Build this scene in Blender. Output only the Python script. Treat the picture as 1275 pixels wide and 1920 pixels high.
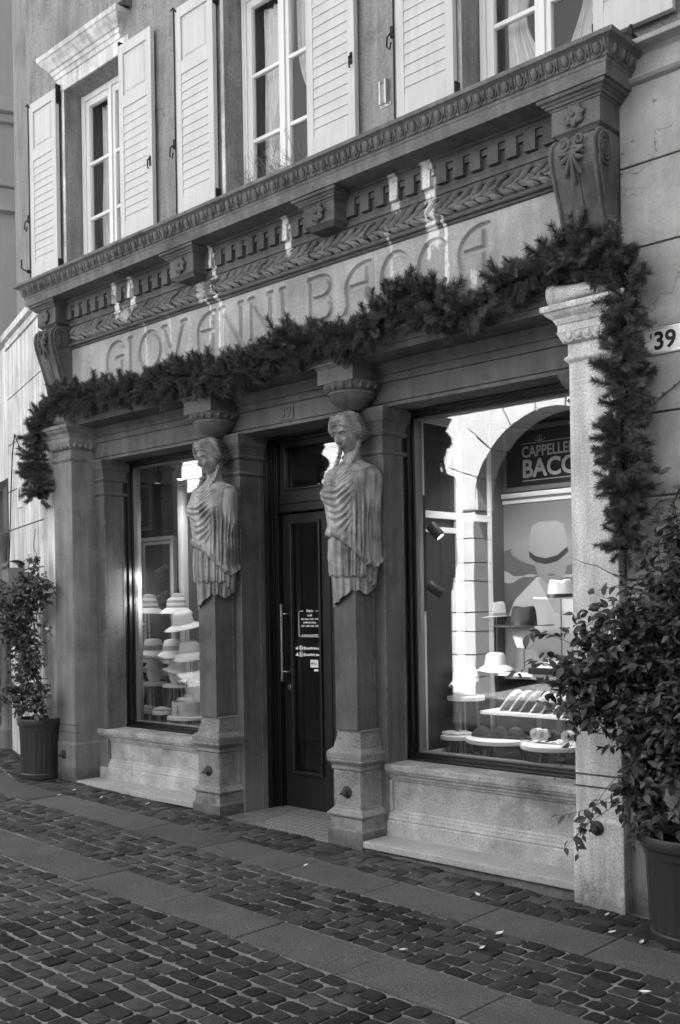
import bpy, math, random
import numpy as np
from mathutils import Vector, Matrix

random.seed(11)
rng = np.random.default_rng(11)
for o in list(bpy.data.objects):
    bpy.data.objects.remove(o, do_unlink=True)
SC = bpy.context.scene
COL = SC.collection
PI = math.pi

# ---------------------------------------------------------------- camera
CAM = Vector((4.552991542662921, -4.9767341969096455, 1.6))
YAW = math.radians(43.5)
RO = math.atan(0.016)
FW = Vector((-math.sin(YAW), math.cos(YAW), 0))
RT = Vector((math.cos(YAW), math.sin(YAW), 0))
UP = Vector((0, 0, 1))
rx = RT * math.cos(RO) - UP * math.sin(RO)
ux = UP * math.cos(RO) + RT * math.sin(RO)
cd = bpy.data.cameras.new("camera")
cam = bpy.data.objects.new("camera", cd)
COL.objects.link(cam)
m = Matrix.Identity(4)
for i in range(3):
    m[i][0] = rx[i]; m[i][1] = ux[i]; m[i][2] = -FW[i]; m[i][3] = CAM[i]
cam.matrix_world = m
cd.sensor_width = 36.0
cd.lens = 1950.0 / 1920.0 * 36.0
cd.shift_y = 175.0 / 1920.0
cd.clip_start = 0.05
cd.clip_end = 2000
SC.camera = cam

# ---------------------------------------------------------------- sky, sun, exposure
SUN_EL = 58.0
SUN_AZ = math.radians(8)            # measured from +Y towards +X
world = bpy.data.worlds.new("World")
SC.world = world
world.use_nodes = True
nt = world.node_tree
nt.nodes.clear()
sky = nt.nodes.new('ShaderNodeTexSky')
sky.sky_type = 'NISHITA'
sky.sun_disc = False
sky.sun_elevation = math.radians(SUN_EL)
sky.sun_rotation = SUN_AZ
sky.dust_density = 3.0
bw = nt.nodes.new('ShaderNodeRGBToBW')
bg = nt.nodes.new('ShaderNodeBackground')
bg.inputs['Strength'].default_value = 0.10
wo = nt.nodes.new('ShaderNodeOutputWorld')
nt.links.new(sky.outputs[0], bw.inputs[0])
nt.links.new(bw.outputs[0], bg.inputs['Color'])
nt.links.new(bg.outputs[0], wo.inputs[0])
sd = bpy.data.lights.new("sun", 'SUN')
sd.energy = 4.2
sd.angle = math.radians(0.5)
sd.color = (1, 1, 1)
sun = bpy.data.objects.new("sun", sd)
COL.objects.link(sun)
e = math.radians(SUN_EL)
sdir = Vector((math.sin(SUN_AZ) * math.cos(e), math.cos(SUN_AZ) * math.cos(e), math.sin(e)))
sun.rotation_euler = sdir.to_track_quat('Z', 'Y').to_euler()
sun.location = (0, 20, 30)
SC.view_settings.view_transform = 'Standard'
SC.view_settings.look = 'None'
SC.view_settings.exposure = 2.72
SC.view_settings.gamma = 1.0
SC.render.engine = 'CYCLES'
SC.cycles.max_bounces = 8
SC.cycles.transparent_max_bounces = 16

# ---------------------------------------------------------------- helpers
def proj(p):
    d = Vector(p) - CAM
    w = d.dot(FW)
    if w <= 0.05:
        return (-9999, -9999, 0)
    u = 1950 * d.dot(RT) / w; v = 1950 * d.z / w
    c, s = math.cos(RO), math.sin(RO)
    return (637.5 + u * c - v * s, 1135 - v * c - u * s, w)

def seen(p, mg=40):
    x, y, w = proj(p)
    return w > 0 and -mg < x < 1275 + mg and -mg < y < 1920 + mg

def wloc(o):
    v = Vector((0, 0, 0))
    while o is not None:
        v += o.location
        o = o.parent
    return v

def tag(o, label=None, cat=None, group=None, kind=None):
    if label: o['label'] = label
    if cat: o['category'] = cat
    if group: o['group'] = group
    if kind: o['kind'] = kind
    return o

def thing(name, loc, label, cat, group=None, rz=0.0):
    o = bpy.data.objects.new(name, None)
    o.empty_display_size = 0.1
    COL.objects.link(o)
    o.location = loc
    o.rotation_euler = (0, 0, rz)
    return tag(o, label, cat, group)

def inst(name, mesh, parent, loc, rot=(0, 0, 0), sc=(1, 1, 1)):
    """an object sharing mesh data; loc in world coordinates (unrotated parents)"""
    o = bpy.data.objects.new(name, mesh)
    COL.objects.link(o)
    if parent is not None:
        o.parent = parent
        loc = Vector(loc) - wloc(parent)
    o.location = loc
    o.rotation_euler = rot
    o.scale = sc
    return o

def copy_tree(o, parent=None, loc=None):
    c = o.copy()
    COL.objects.link(c)
    if parent is not None: c.parent = parent
    if loc is not None: c.location = loc
    for ch in o.children: copy_tree(ch, c)
    return c

class B:
    def __init__(s):
        s.v = []; s.f = []
    def add(s, vs, fs):
        n = len(s.v)
        s.v.extend([tuple(map(float, p)) for p in vs])
        s.f.extend([tuple(i + n for i in f) for f in fs])
        return s
    def box(s, x0, x1, y0, y1, z0, z1):
        v = [(x0,y0,z0),(x1,y0,z0),(x1,y1,z0),(x0,y1,z0),(x0,y0,z1),(x1,y0,z1),(x1,y1,z1),(x0,y1,z1)]
        return s.add(v, [(0,3,2,1),(4,5,6,7),(0,1,5,4),(1,2,6,5),(2,3,7,6),(3,0,4,7)])
    def stack(s, x0, x1, yf, yb, levels, back=False):
        """mitred block against a wall: levels = (z, offset)"""
        v = []
        for z, o in levels:
            bo = o if back else 0
            v += [(x0-o, yf-o, z), (x1+o, yf-o, z), (x1+o, yb+bo, z), (x0-o, yb+bo, z)]
        f = [(3,2,1,0)]
        k = len(levels)
        for i in range(k-1):
            a, b = 4*i, 4*i+4
            for j in range(4):
                f.append((a+j, a+(j+1)%4, b+(j+1)%4, b+j))
        t = 4*(k-1)
        f.append((t, t+1, t+2, t+3))
        return s.add(v, f)
    def run(s, x0, x1, prof):
        """extrude a closed (y,z) outline along x"""
        n = len(prof)
        v = [(x0, y, z) for y, z in prof] + [(x1, y, z) for y, z in prof]
        f = [tuple(range(n)), tuple(range(2*n-1, n-1, -1))]
        for i in range(n):
            j = (i+1) % n
            f.append((i, i+n, j+n, j))
        return s.add(v, f)
    def prism(s, pts, y0, y1):
        """outline of (x,z), extruded y0..y1"""
        n = len(pts)
        v = [(x, y0, z) for x, z in pts] + [(x, y1, z) for x, z in pts]
        f = [tuple(range(n)), tuple(range(2*n-1, n-1, -1))]
        for i in range(n):
            j = (i+1) % n
            f.append((j, i, i+n, j+n))
        return s.add(v, f)
    def lathe(s, prof, c=(0,0,0), n=24, axis='z', cap=True):
        v = []
        for r, h in prof:
            for i in range(n):
                a = 2*PI*i/n
                p = (r*math.cos(a), r*math.sin(a), h)
                if axis == 'y': p = (p[0], -p[2], p[1])
                if axis == 'x': p = (p[2], p[0], p[1])
                v.append((p[0]+c[0], p[1]+c[1], p[2]+c[2]))
        f = []
        k = len(prof)
        for j in range(k-1):
            for i in range(n):
                a = j*n+i; b = j*n+(i+1) % n
                f.append((a, b, b+n, a+n))
        if cap:
            f.append(tuple(reversed(range(n))))
            f.append(tuple(range((k-1)*n, k*n)))
        return s.add(v, f)
    def tube(s, pts, r, n=6):
        pts = [Vector(p) for p in pts]
        k = len(pts)
        rr = r if isinstance(r, (list, tuple)) else [r]*k
        v = []
        t0 = (pts[1]-pts[0]).normalized()
        ref = Vector((0,0,1)) if abs(t0.z) < .9 else Vector((1,0,0))
        a = t0.cross(ref).normalized()
        for i, p in enumerate(pts):
            t = (pts[min(i+1,k-1)] - pts[max(i-1,0)]).normalized()
            a = (a - t*a.dot(t))
            a = a.normalized() if a.length > 1e-6 else t.orthogonal().normalized()
            b = t.cross(a)
            for j in range(n):
                q = 2*PI*j/n
                v.append(tuple(p + (a*math.cos(q) + b*math.sin(q))*rr[i]))
        f = []
        for i in range(k-1):
            for j in range(n):
                f.append((i*n+j, i*n+(j+1)%n, (i+1)*n+(j+1)%n, (i+1)*n+j))
        f.append(tuple(reversed(range(n)))); f.append(tuple(range((k-1)*n, k*n)))
        return s.add(v, f)
    def ell(s, c, r, nu=12, nv=8):
        v = [(c[0], c[1], c[2]-r[2])]
        for j in range(1, nv):
            la = -PI/2 + PI*j/nv
            for i in range(nu):
                a = 2*PI*i/nu
                v.append((c[0]+r[0]*math.cos(la)*math.cos(a), c[1]+r[1]*math.cos(la)*math.sin(a), c[2]+r[2]*math.sin(la)))
        v.append((c[0], c[1], c[2]+r[2]))
        f = []
        for i in range(nu):
            f.append((0, 1+(i+1)%nu, 1+i))
            t = 1+(nv-2)*nu
            f.append((len(v)-1, t+i, t+(i+1)%nu))
        for j in range(nv-2):
            for i in range(nu):
                a = 1+j*nu+i; b = 1+j*nu+(i+1)%nu
                f.append((a, b, b+nu, a+nu))
        return s.add(v, f)
    def grid(s, P, wrap=False):
        """P: array (m,n,3)"""
        mm, nn = P.shape[:2]
        base = len(s.v)
        s.v.extend([tuple(p) for p in P.reshape(-1, 3).tolist()])
        for i in range(mm-1):
            for j in range(nn if wrap else nn-1):
                a = base+i*nn+j; b = base+i*nn+(j+1) % nn
                s.f.append((a, b, b+nn, a+nn))
        return s
    def mesh(s, name, mat, smooth=False, angle=None, off=(0,0,0)):
        me = bpy.data.meshes.new(name)
        if off != (0,0,0):
            ox, oy, oz = off
            vs = [(a-ox, b-oy, c-oz) for a, b, c in s.v]
        else: vs = s.v
        me.from_pydata(vs, [], s.f)
        me.materials.append(mat)
        if smooth:
            me.polygons.foreach_set('use_smooth', [True]*len(me.polygons))
            if angle is not None:
                me.set_sharp_from_angle(angle=math.radians(angle))
        me.update()
        return me
    def build(s, name, mat, parent=None, smooth=False, bevel=0, angle=40, loc=None):
        """geometry given in world coordinates"""
        if parent is not None:
            off = tuple(wloc(parent))
        else:
            off = tuple(loc) if loc is not None else (0,0,0)
        me = s.mesh(name, mat, smooth, angle, off)
        o = bpy.data.objects.new(name, me)
        COL.objects.link(o)
        if parent is not None: o.parent = parent
        elif loc is not None: o.location = loc
        if bevel:
            md = o.modifiers.new('bevel', 'BEVEL')
            md.width = bevel; md.segments = 2; md.limit_method = 'ANGLE'; md.angle_limit = math.radians(35)
        return o

def struct(o):
    o['kind'] = 'structure'
    return o

def text_mesh(txt, size, mat, depth=0.0, align='LEFT', shear=0, squeeze=1.0, bold=0.0):
    cu = bpy.data.curves.new('lettering', 'FONT')
    cu.body = txt; cu.size = size; cu.extrude = depth; cu.align_x = align; cu.shear = shear
    cu.offset = bold
    cu.resolution_u = 3
    ob = bpy.data.objects.new('lettering', cu)
    COL.objects.link(ob)
    bpy.context.view_layer.update()
    dg = bpy.context.evaluated_depsgraph_get()
    me = bpy.data.meshes.new_from_object(ob.evaluated_get(dg))
    bpy.data.objects.remove(ob)
    n = len(me.vertices)
    co = np.empty(n*3); me.vertices.foreach_get('co', co); co = co.reshape(-1, 3)
    out = np.empty_like(co)      # text plane -> xz plane, facing -y
    out[:, 0] = co[:, 0]*squeeze; out[:, 1] = -co[:, 2]; out[:, 2] = co[:, 1]
    me.vertices.foreach_set('co', out.ravel())
    me.materials.clear(); me.materials.append(mat)
    me.update()
    return me

# ---------------------------------------------------------------- materials (all neutral grey: the photograph is black and white)
class N:
    def __init__(s, name):
        s.m = bpy.data.materials.new(name); s.m.use_nodes = True
        s.t = s.m.node_tree; s.t.nodes.clear()
        s.out = s.t.nodes.new('ShaderNodeOutputMaterial')
    def n(s, typ, **kw):
        x = s.t.nodes.new(typ)
        for k, v in kw.items(): setattr(x, k, v)
        return x
    def l(s, a, b): s.t.links.new(a, b)
    def math(s, op, a, b=None, c=None, clamp=False):
        x = s.n('ShaderNodeMath', operation=op); x.use_clamp = clamp
        for i, q in enumerate((a, b, c)):
            if q is None: continue
            if isinstance(q, (int, float)): x.inputs[i].default_value = q
            else: s.l(q, x.inputs[i])
        return x.outputs[0]
    def pos(s, scale=(1,1,1)):
        g = s.n('ShaderNodeNewGeometry')
        mp = s.n('ShaderNodeMapping'); mp.inputs['Scale'].default_value = scale
        s.l(g.outputs['Position'], mp.inputs[0])
        return mp.outputs[0]
    def noise(s, vec, scale, detail=4, rough=.6):
        x = s.n('ShaderNodeTexNoise'); x.inputs['Scale'].default_value = scale
        x.inputs['Detail'].default_value = detail; x.inputs['Roughness'].default_value = rough
        s.l(vec, x.inputs['Vector'])
        return x.outputs[0]
    def ramp(s, v, a, b, lo=0.0, hi=1.0):
        x = s.n('ShaderNodeMapRange'); x.clamp = True
        x.interpolation_type = 'SMOOTHSTEP'
        x.inputs['From Min'].default_value = a; x.inputs['From Max'].default_value = b
        x.inputs['To Min'].default_value = lo; x.inputs['To Max'].default_value = hi
        s.l(v, x.inputs[0])
        return x.outputs[0]
    def mix(s, f, a, b):
        # a + f*(b-a) on scalars
        d = s.math('SUBTRACT', b, a) if not (isinstance(a,(int,float)) and isinstance(b,(int,float))) else b-a
        return s.math('MULTIPLY_ADD', d if not isinstance(d,(int,float)) else d, f, a) if not isinstance(d,(int,float)) else s.math('MULTIPLY_ADD', f, d, a)
    def finish(s, col, rough=.85, spec=.3, bump=None, bstr=.3, bdist=.004, metal=0.0, coat=0):
        p = s.n('ShaderNodeBsdfPrincipled')
        if isinstance(col, (int, float)): p.inputs['Base Color'].default_value = (col, col, col, 1)
        else: s.l(col, p.inputs['Base Color'])
        if isinstance(rough, (int, float)): p.inputs['Roughness'].default_value = rough
        else: s.l(rough, p.inputs['Roughness'])
        p.inputs['Specular IOR Level'].default_value = spec
        p.inputs['Metallic'].default_value = metal
        if coat: p.inputs['Coat Weight'].default_value = coat
        if bump is not None:
            b = s.n('ShaderNodeBump'); b.inputs['Strength'].default_value = bstr
            b.inputs['Distance'].default_value = bdist
            s.l(bump, b.inputs['Height']); s.l(b.outputs[0], p.inputs['Normal'])
        s.l(p.outputs[0], s.out.inputs[0])
        return s.m

def stone(name, v, var=.25, scale=3., grain=.25, gscale=160, streak=.15, bstr=.5, bdist=.004, rough=.88,
          wear=0., pits=0., randv=0., crust=0., paint=False, low=0., fscale=None, base=0., cracks=0.):
    s = N(name)
    P = s.pos()
    n1 = s.noise(P, scale, 5, .62)
    n2 = s.noise(P, gscale*.55, 3, .75)
    n3 = s.noise(s.pos((9, 9, .7)), 1.6, 4, .6)
    a = s.math('MULTIPLY_ADD', s.math('SUBTRACT', n1, .5), 4.2*var, 1.0)
    b = s.math('MULTIPLY_ADD', s.math('SUBTRACT', n2, .5), 4.0*grain, 1.0)
    c = s.math('MULTIPLY_ADD', s.math('SUBTRACT', n3, .5), 3.6*streak, 1.0)
    val = s.math('MULTIPLY', s.math('MULTIPLY', s.math('MULTIPLY', a, b), c), v)
    if pits:
        pn = s.ramp(s.noise(P, 70, 3, .7), .56, .68)
        val = s.math('MULTIPLY', val, s.math('MULTIPLY_ADD', pn, -pits, 1.0))
        pl = s.ramp(s.noise(s.pos((1.1,1.1,1.1)), 95, 2, .6), .60, .72)
        val = s.math('MULTIPLY_ADD', pl, pits*.35, val)
    if crust:      # dark weather crust in patches
        cn = s.ramp(s.noise(P, 1.9, 6, .7), .5, .66)
        val = s.math('MULTIPLY', val, s.math('MULTIPLY_ADD', cn, -crust, 1.0))
    if low:        # splash dirt and salt bloom near the pavement
        sx = s.n('ShaderNodeSeparateXYZ'); s.l(P, sx.inputs[0])
        zz = s.math('MULTIPLY_ADD', s.noise(P, 5, 5, .7), .7, sx.outputs[2])
        val = s.math('MULTIPLY_ADD', s.ramp(zz, .45, 1.15, 1, 0), low, val)
    if base:       # dirt where the stone meets the pavement
        sx = s.n('ShaderNodeSeparateXYZ'); s.l(P, sx.inputs[0])
        zz = s.math('ADD', s.math('MULTIPLY_ADD', sx.outputs[0], .027, sx.outputs[2]), s.math('MULTIPLY', s.math('SUBTRACT', s.noise(P, 9, 5, .75), .5), -.45))
        val = s.math('MULTIPLY', val, s.math('SUBTRACT', 1.0, s.ramp(zz, .0, .22, base, 0)))
    if cracks:
        vo = s.n('ShaderNodeTexVoronoi'); vo.feature = 'DISTANCE_TO_EDGE'; vo.inputs['Scale'].default_value = 1.5
        nn = s.n('ShaderNodeTexNoise'); nn.inputs['Scale'].default_value = 6; nn.inputs['Detail'].default_value = 5; s.l(P, nn.inputs['Vector'])
        ad = s.n('ShaderNodeVectorMath', operation='MULTIPLY_ADD'); ad.inputs[1].default_value = (.35, .35, .35)
        s.l(nn.outputs['Color'], ad.inputs[0]); s.l(P, ad.inputs[2]); s.l(ad.outputs[0], vo.inputs['Vector'])
        ck = s.math('MULTIPLY', s.ramp(vo.outputs['Distance'], .002, .007, cracks, 0), s.ramp(s.noise(P, 1.3, 2, .5), .5, .56))
        val = s.math('MULTIPLY', val, s.math('SUBTRACT', 1.0, ck))
    if paint:      # old whitewash runs down the entablature
        g = s.n('ShaderNodeSeparateXYZ'); s.l(P, g.inputs[0])
        wn = s.math('MULTIPLY', s.math('SUBTRACT', s.noise(P, 7, 5, .75), .5), .07)
        x = s.math('ADD', g.outputs[0], wn)
        zn = s.math('MULTIPLY_ADD', s.math('SUBTRACT', s.noise(s.pos((3,3,1)), 8, 4, .7), .5), .25, g.outputs[2])
        tot = None
        for (xc, w, z0, z1, st) in ((.735,.013,3.50,3.90,1.), (.64,.038,3.78,4.32,1.), (.60,.012,3.7,3.86,.8), (.37,.035,4.06,4.32,.75),(.30,.012,3.6,3.95,.55),
                                (-.60,.03,4.0,4.3,.9), (-1.375,.017,3.48,3.93,1.), (-1.49,.012,3.6,3.92,.7), (-1.55,.04,3.9,4.02,.6), (-1.4,.02,3.95,4.3,.8),
                                (-2.64,.028,4.0,4.27,.95), (-2.42,.035,4.02,4.25,.95), (-2.3,.012,3.55,3.9,.5), (-1.98,.01,3.55,3.86,.6), (.08,.02,3.48,3.56,.8), (.93,.02,3.47,3.54,.8), (-2.52,.06,3.95,4.05,.6)):
            dx = s.ramp(s.math('ABSOLUTE', s.math('SUBTRACT', x, xc)), w*.7, w*1.25, st, 0)
            za = s.ramp(zn, z0-.02, z0+.02); zb = s.ramp(zn, z1-.02, z1+.02, 1, 0)
            q = s.math('MULTIPLY', dx, s.math('MULTIPLY', za, zb))
            tot = q if tot is None else s.math('MAXIMUM', tot, q)
        tot = s.math('MULTIPLY', tot, s.ramp(s.noise(P, 30, 3, .7), .34, .5, .45, 1))
        val = s.mix(tot, val, .72)
    if randv:
        oi = s.n('ShaderNodeObjectInfo')
        val = s.math('MULTIPLY', val, s.math('MULTIPLY_ADD', oi.outputs['Random'], 2*randv, 1-randv))
    if wear:
        bv = s.n('ShaderNodeBevel'); bv.samples = 4; bv.inputs['Radius'].default_value = .008
        g = s.n('ShaderNodeNewGeometry')
        d = s.n('ShaderNodeVectorMath', operation='DOT_PRODUCT')
        s.l(bv.outputs[0], d.inputs[0]); s.l(g.outputs['Normal'], d.inputs[1])
        ed = s.ramp(d.outputs['Value'], .80, .985, 1, 0)
        ed = s.math('MULTIPLY', ed, s.ramp(s.noise(P, 22, 3, .7), .38, .62))
        val = s.math('MULTIPLY_ADD', ed, wear, val)
    bh = s.math('MULTIPLY_ADD', s.noise(P, fscale or 45, 5, .7), 1.0, s.math('MULTIPLY', n2, .5))
    return s.finish(val, rough, .25, bh, bstr, bdist)

def plain(name, v, rough=.5, spec=.4, var=.08, scale=8, bstr=.08, bscale=120, metal=0., streak=0., coat=0):
    s = N(name)
    P = s.pos()
    n1 = s.noise(P, scale, 4, .6)
    val = s.math('MULTIPLY', s.math('MULTIPLY_ADD', s.math('SUBTRACT', n1, .5), 2.4*var, 1.0), v)
    if streak:
        n3 = s.noise(s.pos((12, 12, .8)), 2, 4, .6)
        val = s.math('MULTIPLY', val, s.math('MULTIPLY_ADD', s.math('SUBTRACT', n3, .5), 2.4*streak, 1.0))
    rr = s.math('MULTIPLY_ADD', s.noise(P, scale*3, 3, .6), .25, rough-.12)
    return s.finish(val, rr, spec, s.noise(P, bscale, 3, .6), bstr, .002, metal, coat)

def glass(name, k=1.6, base=0.02, tint=.92, rough=0.0):
    s = N(name)
    g = s.n('ShaderNodeNewGeometry')
    dt = s.n('ShaderNodeVectorMath', operation='DOT_PRODUCT')
    s.l(g.outputs['Incoming'], dt.inputs[0]); s.l(g.outputs['Normal'], dt.inputs[1])
    inv = s.math('SUBTRACT', 1.0, s.math('ABSOLUTE', dt.outputs['Value']))
    f = s.math('MULTIPLY_ADD', s.math('MULTIPLY_ADD', s.math('POWER', inv, 5.0), .96, .04), k, base, clamp=True)
    tr = s.n('ShaderNodeBsdfTransparent'); tr.inputs[0].default_value = (tint, tint, tint, 1)
    gl = s.n('ShaderNodeBsdfGlossy'); gl.inputs['Roughness'].default_value = rough
    gl.inputs['Color'].default_value = (1, 1, 1, 1)
    # a faint waviness of the pane bends what it mirrors
    b = s.n('ShaderNodeBump'); b.inputs['Strength'].default_value = .05; b.inputs['Distance'].default_value = .01
    s.l(s.noise(s.pos(), 2.2, 2, .5), b.inputs['Height']); s.l(b.outputs[0], gl.inputs['Normal'])
    mx = s.n('ShaderNodeMixShader')
    s.l(f, mx.inputs[0]); s.l(tr.outputs[0], mx.inputs[1]); s.l(gl.outputs[0], mx.inputs[2])
    s.l(mx.outputs[0], s.out.inputs[0])
    return s.m

def emis(name, v, st):
    s = N(name)
    em = s.n('ShaderNodeEmission'); em.inputs[0].default_value = (v, v, v, 1); em.inputs[1].default_value = st
    s.l(em.outputs[0], s.out.inputs[0])
    return s.m

M = {}
M['stone'] = stone('grey_limestone', .118, var=.26, streak=.28, wear=.16, crust=.35, low=.09, bstr=.8)
M['stone_dark'] = stone('dark_limestone', .10, var=.25, streak=.25, wear=.07, crust=.3, paint=True)
M['frieze'] = stone('frieze_limestone', .33, var=.3, scale=2.2, streak=.2, paint=True, crust=.15)
M['cornice'] = stone('cornice_limestone', .15, var=.28, streak=.3, wear=.14, crust=.4, bstr=.8)
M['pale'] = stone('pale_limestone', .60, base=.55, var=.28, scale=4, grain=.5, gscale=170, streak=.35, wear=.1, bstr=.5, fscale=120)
M['granite'] = stone('pitted_granite', .21, base=.6, var=.4, scale=3, grain=.5, gscale=260, pits=.6, wear=.36, crust=.25, bstr=.8, low=.10)
M['dado'] = stone('speckled_dado_stone', .31, base=.0, var=.5, scale=4.5, grain=.6, gscale=230, pits=.6, wear=.25, crust=.45, bstr=.7, low=.16)
M['marble_plain'] = stone('worn_step_marble', .5, var=.2, grain=.15, streak=0, bstr=.15, wear=.25, rough=.6)
M['statue'] = stone('statue_stone', .29, var=.42, scale=6, grain=.25, streak=.7, bstr=.7, wear=.0, crust=.55)
M['plaster'] = stone('roughcast_plaster', .25, cracks=.45, var=.38, scale=1.9, grain=.3, gscale=130, streak=.3, bstr=.9, bdist=.008, crust=.4, fscale=50)
M['plaster_r'] = stone('lined_plaster', .36, base=.6, cracks=.5, var=.3, scale=2.4, grain=.12, gscale=140, streak=.12, bstr=.8, bdist=.006, fscale=26)
M['plaster_l'] = stone('streaked_plaster', .60, var=.2, scale=2, grain=.15, streak=.5, bstr=.4, crust=.25)
M['plaster_far'] = stone('smooth_far_plaster', .33, var=.08, scale=1, grain=.05, streak=.06, bstr=.1)
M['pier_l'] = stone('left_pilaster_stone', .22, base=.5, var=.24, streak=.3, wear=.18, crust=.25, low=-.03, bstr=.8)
M['laurel'] = stone('laurel_relief_stone', .19, var=.3, streak=.2, wear=.1, paint=True)
M['joint'] = stone('recessed_joint', .10, var=.2, bstr=.2)
M['cobble'] = stone('porphyry_cobble', .040, var=.4, scale=14, grain=.5, gscale=180, streak=0, bstr=1.0, bdist=.007, rough=.92, randv=.55, fscale=34)
M['mortar'] = stone('sandy_joint_mortar', .22, var=.35, scale=5, grain=.6, gscale=150, streak=0, bstr=.9, bdist=.006, crust=.4, fscale=90)
M['slab'] = stone('granite_paving_slab', .095, var=.24, scale=3.5, grain=.8, gscale=200, streak=0, bstr=.4, bdist=.002, rough=.75, randv=.12, fscale=130)
M['white'] = plain('white_shutter_paint', .50, .5, .4, .08, scale=5, streak=.16)
M['whitew'] = plain('white_window_paint', .68, .4, .5, .03)
M['hood'] = stone('lime_washed_hood', .55, var=.3, scale=4, grain=.2, streak=.45, bstr=.6, crust=.25)
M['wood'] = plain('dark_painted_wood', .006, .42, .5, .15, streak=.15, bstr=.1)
M['woodl'] = plain('grey_painted_door', .015, .42, .5, .12, streak=.12, bstr=.1)
M['iron'] = plain('black_iron', .02, .5, .5, .3, metal=.6)
M['rust'] = stone('rusty_iron', .06, var=.5, scale=20, bstr=.6)
M['brass'] = plain('worn_brass', .30, .3, .5, .3, scale=14, metal=1.0)
M['aluminium'] = plain('bare_metal_strip', .55, .3, .5, .1, metal=1.0)
M['glass'] = glass('shop_window_glass', 3.3, .0, .93)
M['glass_up'] = glass('upper_window_glass', 1.2, .0, .93)
M['mirror'] = plain('mirror_silvering', .75, .02, .5, .0, bstr=0, metal=1.0)
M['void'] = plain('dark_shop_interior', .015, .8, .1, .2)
M['int_wall'] = plain('shop_side_wall', .10, .8, .2, .1)
M['int_floor'] = plain('window_floor_board', .10, .5, .4, .2)
M['cream'] = plain('cream_frame_paint', .6, .4, .4, .05)
M['grey_frame'] = plain('grey_frame_paint', .16, .4, .4, .05)
M['sheer'] = plain('sheer_curtain', .7, .9, .1, .2, scale=20)
M['table'] = plain('white_table_top', .8, .35, .5, .03)
M['tleg'] = plain('table_leg_metal', .12, .4, .5, .1, metal=.5)
M['felt'] = plain('dark_felt', .035, .9, .2, .2, bstr=.3)
M['ribbon'] = plain('black_ribbon', .012, .5, .4, .1)
M['straw'] = plain('white_straw', .66, .7, .3, .06, scale=60, bstr=.4, bscale=260)
M['cream_felt'] = plain('cream_hat_cloth', .62, .85, .2, .08, scale=20, bstr=.3)
M['greyband'] = plain('grey_hat_stripe', .30, .8, .2, .1, scale=60, bstr=.3)
M['head_white'] = plain('white_display_head', .85, .45, .4, .02)
M['plastic'] = plain('grey_plastic_pot', .035, .38, .5, .12, scale=6, bstr=.12, bscale=60)
M['soil'] = stone('potting_soil', .02, var=.4, scale=20, bstr=1)
M['lattice'] = plain('weathered_lattice', .05, .7, .3, .3, streak=.2)
M['stem'] = plain('woody_stem', .09, .8, .2, .3, scale=30)
M['enamel'] = plain('white_enamel', .72, .3, .5, .04)
M['ink'] = plain('black_lettering', .012, .5, .3, .0)
M['vinyl'] = plain('white_vinyl_lettering', .9, .5, .3, 0, bstr=0)
M['sign_dark'] = plain('dark_sign_board', .02, .35, .5, .1)
M['sign_text'] = plain('sign_lettering', .55, .5, .3, .03)
M['litter'] = plain('pale_fallen_leaf', .75, .7, .3, .1)
M['lamp'] = emis('lit_spotlight_lens', 1, 30)

def leafmat(name, v, var=.5, sh=.4):
    s = N(name)
    oi = s.n('ShaderNodeObjectInfo')
    n1 = s.noise(s.pos(), 24, 3, .6)
    a = s.math('MULTIPLY_ADD', oi.outputs['Random'], v*var*2, v*(1-var))
    val = s.math('MULTIPLY', a, s.math('MULTIPLY_ADD', n1, .8, .6))
    p = s.n('ShaderNodeBsdfPrincipled'); s.l(val, p.inputs['Base Color'])
    p.inputs['Roughness'].default_value = sh; p.inputs['Specular IOR Level'].default_value = .5
    tl = s.n('ShaderNodeBsdfTranslucent'); s.l(val, tl.inputs[0])
    mx = s.n('ShaderNodeMixShader'); mx.inputs[0].default_value = .2
    s.l(p.outputs[0], mx.inputs[1]); s.l(tl.outputs[0], mx.inputs[2]); s.l(mx.outputs[0], s.out.inputs[0])
    return s.m
M['leaf'] = leafmat('glossy_leaf', .10, .55, .42)
M['leaf_pale'] = leafmat('dry_pale_leaf', .5, .2, .6)
M['needle'] = leafmat('plastic_pine_needle', .135, .55, .45)
M['core'] = plain('garland_wire_core', .012, .9, .1)

def gz(x):      # the street falls gently to the right
    return -.027 * x

def veined():
    s = N('veined_step_marble')
    P = s.pos()
    vo = s.n('ShaderNodeTexVoronoi'); vo.feature = 'DISTANCE_TO_EDGE'; vo.inputs['Scale'].default_value = 26
    wv = s.n('ShaderNodeMixRGB'); wv.inputs[0].default_value = .06
    nn = s.n('ShaderNodeTexNoise'); nn.inputs['Scale'].default_value = 12; s.l(P, nn.inputs['Vector'])
    s.l(P, wv.inputs[1]); s.l(nn.outputs['Color'], wv.inputs[2]); s.l(wv.outputs[0], vo.inputs['Vector'])
    ve = s.ramp(vo.outputs['Distance'], .0, .10, .82, 1)
    v = s.math('MULTIPLY', s.math('MULTIPLY', ve, s.math('MULTIPLY_ADD', s.noise(P, 3, 4, .6), .7, .6)), .46)
    v = s.math('MULTIPLY', v, s.math('MULTIPLY_ADD', s.noise(P, 70, 3, .7), .6, .7))
    return s.finish(v, .6, .3, s.noise(P, 60, 3, .7), .2, .002)
M['marble'] = veined()
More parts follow.
